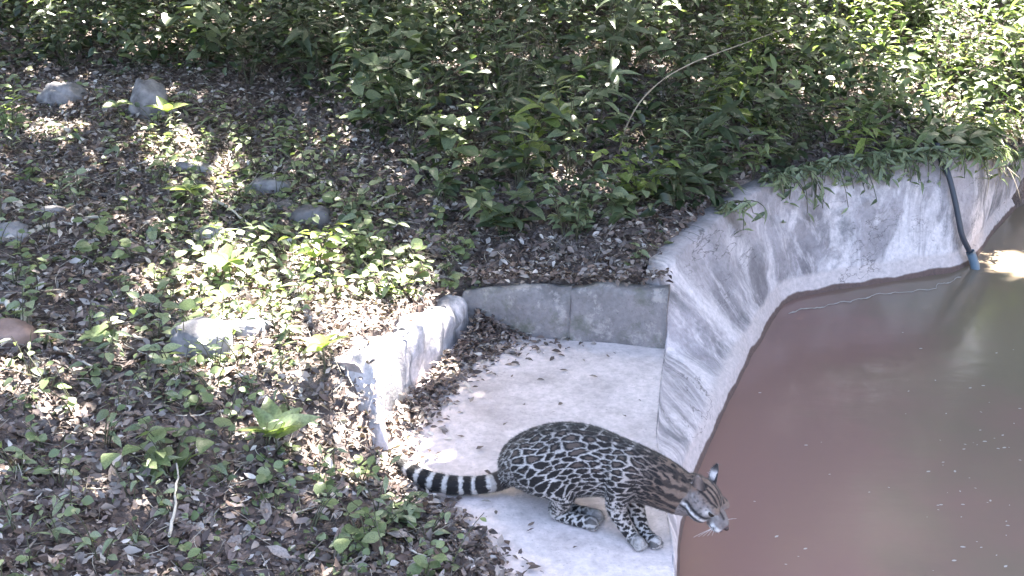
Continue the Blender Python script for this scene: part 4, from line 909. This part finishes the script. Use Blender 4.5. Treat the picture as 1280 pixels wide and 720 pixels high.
f1h, f2h, _i = cells(hF + 1, hU + hS * .4 + 1, .016, .012, .4, 33); lay_c(hm_, DARK * 2, .55 * (1 - sstep(.16, .30, f1h)) * (hF < .045) * (hF > -.02))
lay_c(hm_, (.10, .045, .04), sstep(.1035, .107, hF))
for b_, t_, s, ax_ in EAR:
    r_ = co - b_; l_ = r_ @ ax_; Lr = np.linalg.norm(t_ - b_); dist = np.linalg.norm(r_ - l_[:, None] * ax_, axis=1); m = (l_ > .002) & (l_ < Lr + .02) & (dist < .034) & (hU > .034)
    front = (r_ - l_[:, None] * ax_) @ norm(hf * .6 + hs * s * .8)
    lay_c(m, DARK * 1.5, np.ones(NV)); lay_c(m, (.62, .58, .58), np.exp(-((l_ / Lr - .40) / .2)**2) * (front < -.001) * 1.2 * (dist < .017)); lay_c(m, (.22, .18, .165), (front > .0005) * np.exp(-(dist / .012)**2))
C *= (1 + .22 * (crng.random(NV) - .5))[:, None]; C = np.clip(C, .008, .85)
ca = body_me.color_attributes.new('coat', 'FLOAT_COLOR', 'POINT'); ca.data.foreach_set('color', np.concatenate([C, np.ones((NV, 1))], 1).astype(np.float32).ravel())
fm_, fn_, fl2, fb_ = mat_new('spotted_fur'); at = fn_.new('ShaderNodeAttribute'); at.attribute_name = 'coat'; fl2.new(at.outputs['Color'], fb_.inputs['Base Color']); fb_.inputs['Roughness'].default_value = .75; fb_.inputs['Specular IOR Level'].default_value = .25
fb_.inputs['Sheen Weight'].default_value = .12
tn_ = tex_noise(fn_, fl2, 170, 3, fn_.new('ShaderNodeTexCoord').outputs['Object']); bump(fn_, fl2, fb_, tn_.outputs[0], .5, .004)
body_me.materials.clear(); 
root = empty('spotted_cat', (CM[0], CM[1], SLAB_Z), 'ocelot-like spotted wild cat with ringed tail crouching at the slab edge over water', 'cat')
# short fur lying back along the body
nrm_ = np.empty(NV * 3, np.float32); body_me.vertices.foreach_get('normal', nrm_); nrm_ = nrm_.reshape(-1, 3).astype(float)
NF = 90000; fi = crng.integers(0, NV, NF); fp_ = co[fi] + crng.normal(0, .0012, (NF, 3)); fn2 = nrm_[fi]; flow = np.where((names == 'tail')[fi][:, None], tang[fi], -tang[fi]); lg = np.isin(names, ('fore', 'hind'))[fi]; flow[lg] = tang[fi][lg]
hd = hm_[fi]; flow[hd] = -hf; flow = norm(flow - fn2 * (flow * fn2).sum(1, keepdims=True) + crng.normal(0, .25, (NF, 3)))
Lf = np.where(hd, .006, np.where(lg, .007, .0105)) * crng.uniform(.6, 1.2, NF); wdt = norm(np.cross(flow, fn2)) * .0007
Vf = np.stack([fp_ - wdt - fn2 * .001, fp_ + wdt - fn2 * .001, fp_ + flow * Lf[:, None] * .85 + fn2 * (Lf * .38)[:, None]], 1).reshape(-1, 3)
fur_me = np_mesh('fur', Vf - np.array(root.location), np.arange(NF * 3).reshape(-1, 3)); fcol = np.repeat(C[fi] * crng.uniform(.8, 1.15, (NF, 1)), 3, 0)
fur_me.color_attributes.new('coat', 'FLOAT_COLOR', 'POINT').data.foreach_set('color', np.concatenate([fcol, np.ones((NF * 3, 1))], 1).astype(np.float32).ravel())
obj('fur', fur_me, fm_, root, kind='stuff')
body_me.transform(Matrix.Translation(-root.location)); obj('body', body_me, fm_, root)
def dot(name, p, r, mat, parent):
    bm = bmesh.new(); bmesh.ops.create_uvsphere(bm, u_segments=14, v_segments=10, radius=r); me = bpy.data.meshes.new(name); bm.to_mesh(me); bm.free(); me.polygons.foreach_set('use_smooth', [True] * len(me.polygons)); o = obj(name, me, mat, parent); o.location = p; return o
em, en, el_, eb = mat_new('eye'); eb.inputs['Base Color'].default_value = (.012, .009, .006, 1); eb.inputs['Roughness'].default_value = .08
nm_, nn_, nl_, nb_ = mat_new('nose'); nb_.inputs['Base Color'].default_value = (.03, .018, .018, 1); nb_.inputs['Roughness'].default_value = .4
wm_, wn_, wl_, wb_ = mat_new('whisker'); wb_.inputs['Base Color'].default_value = (.75, .74, .74, 1)
rl_ = np.array(root.location)
for s in (-1, 1): dot('eye', hp_(.052, s * .033, .014) - rl_, .0120, em, root)
dot('nose', hp_(.1085, 0, .000) - rl_, .0085, nm_, root)
for s in (-1, 1):
    for k in range(5):
        b_ = hp_(.085, s * .026, -.012 - .003 * k); t_ = b_ + hs * s * .055 + hf * (.02 - .008 * k) - hu * (.012 * k - .01); mb = MB(); mb.tube(bez(b_ - rl_, (b_ + t_) / 2 + hu * .008 - rl_, t_ - rl_, 5), np.linspace(.0006, .0003, 5), 3); obj('whisker', mb.mesh('whisker'), wm_, root)
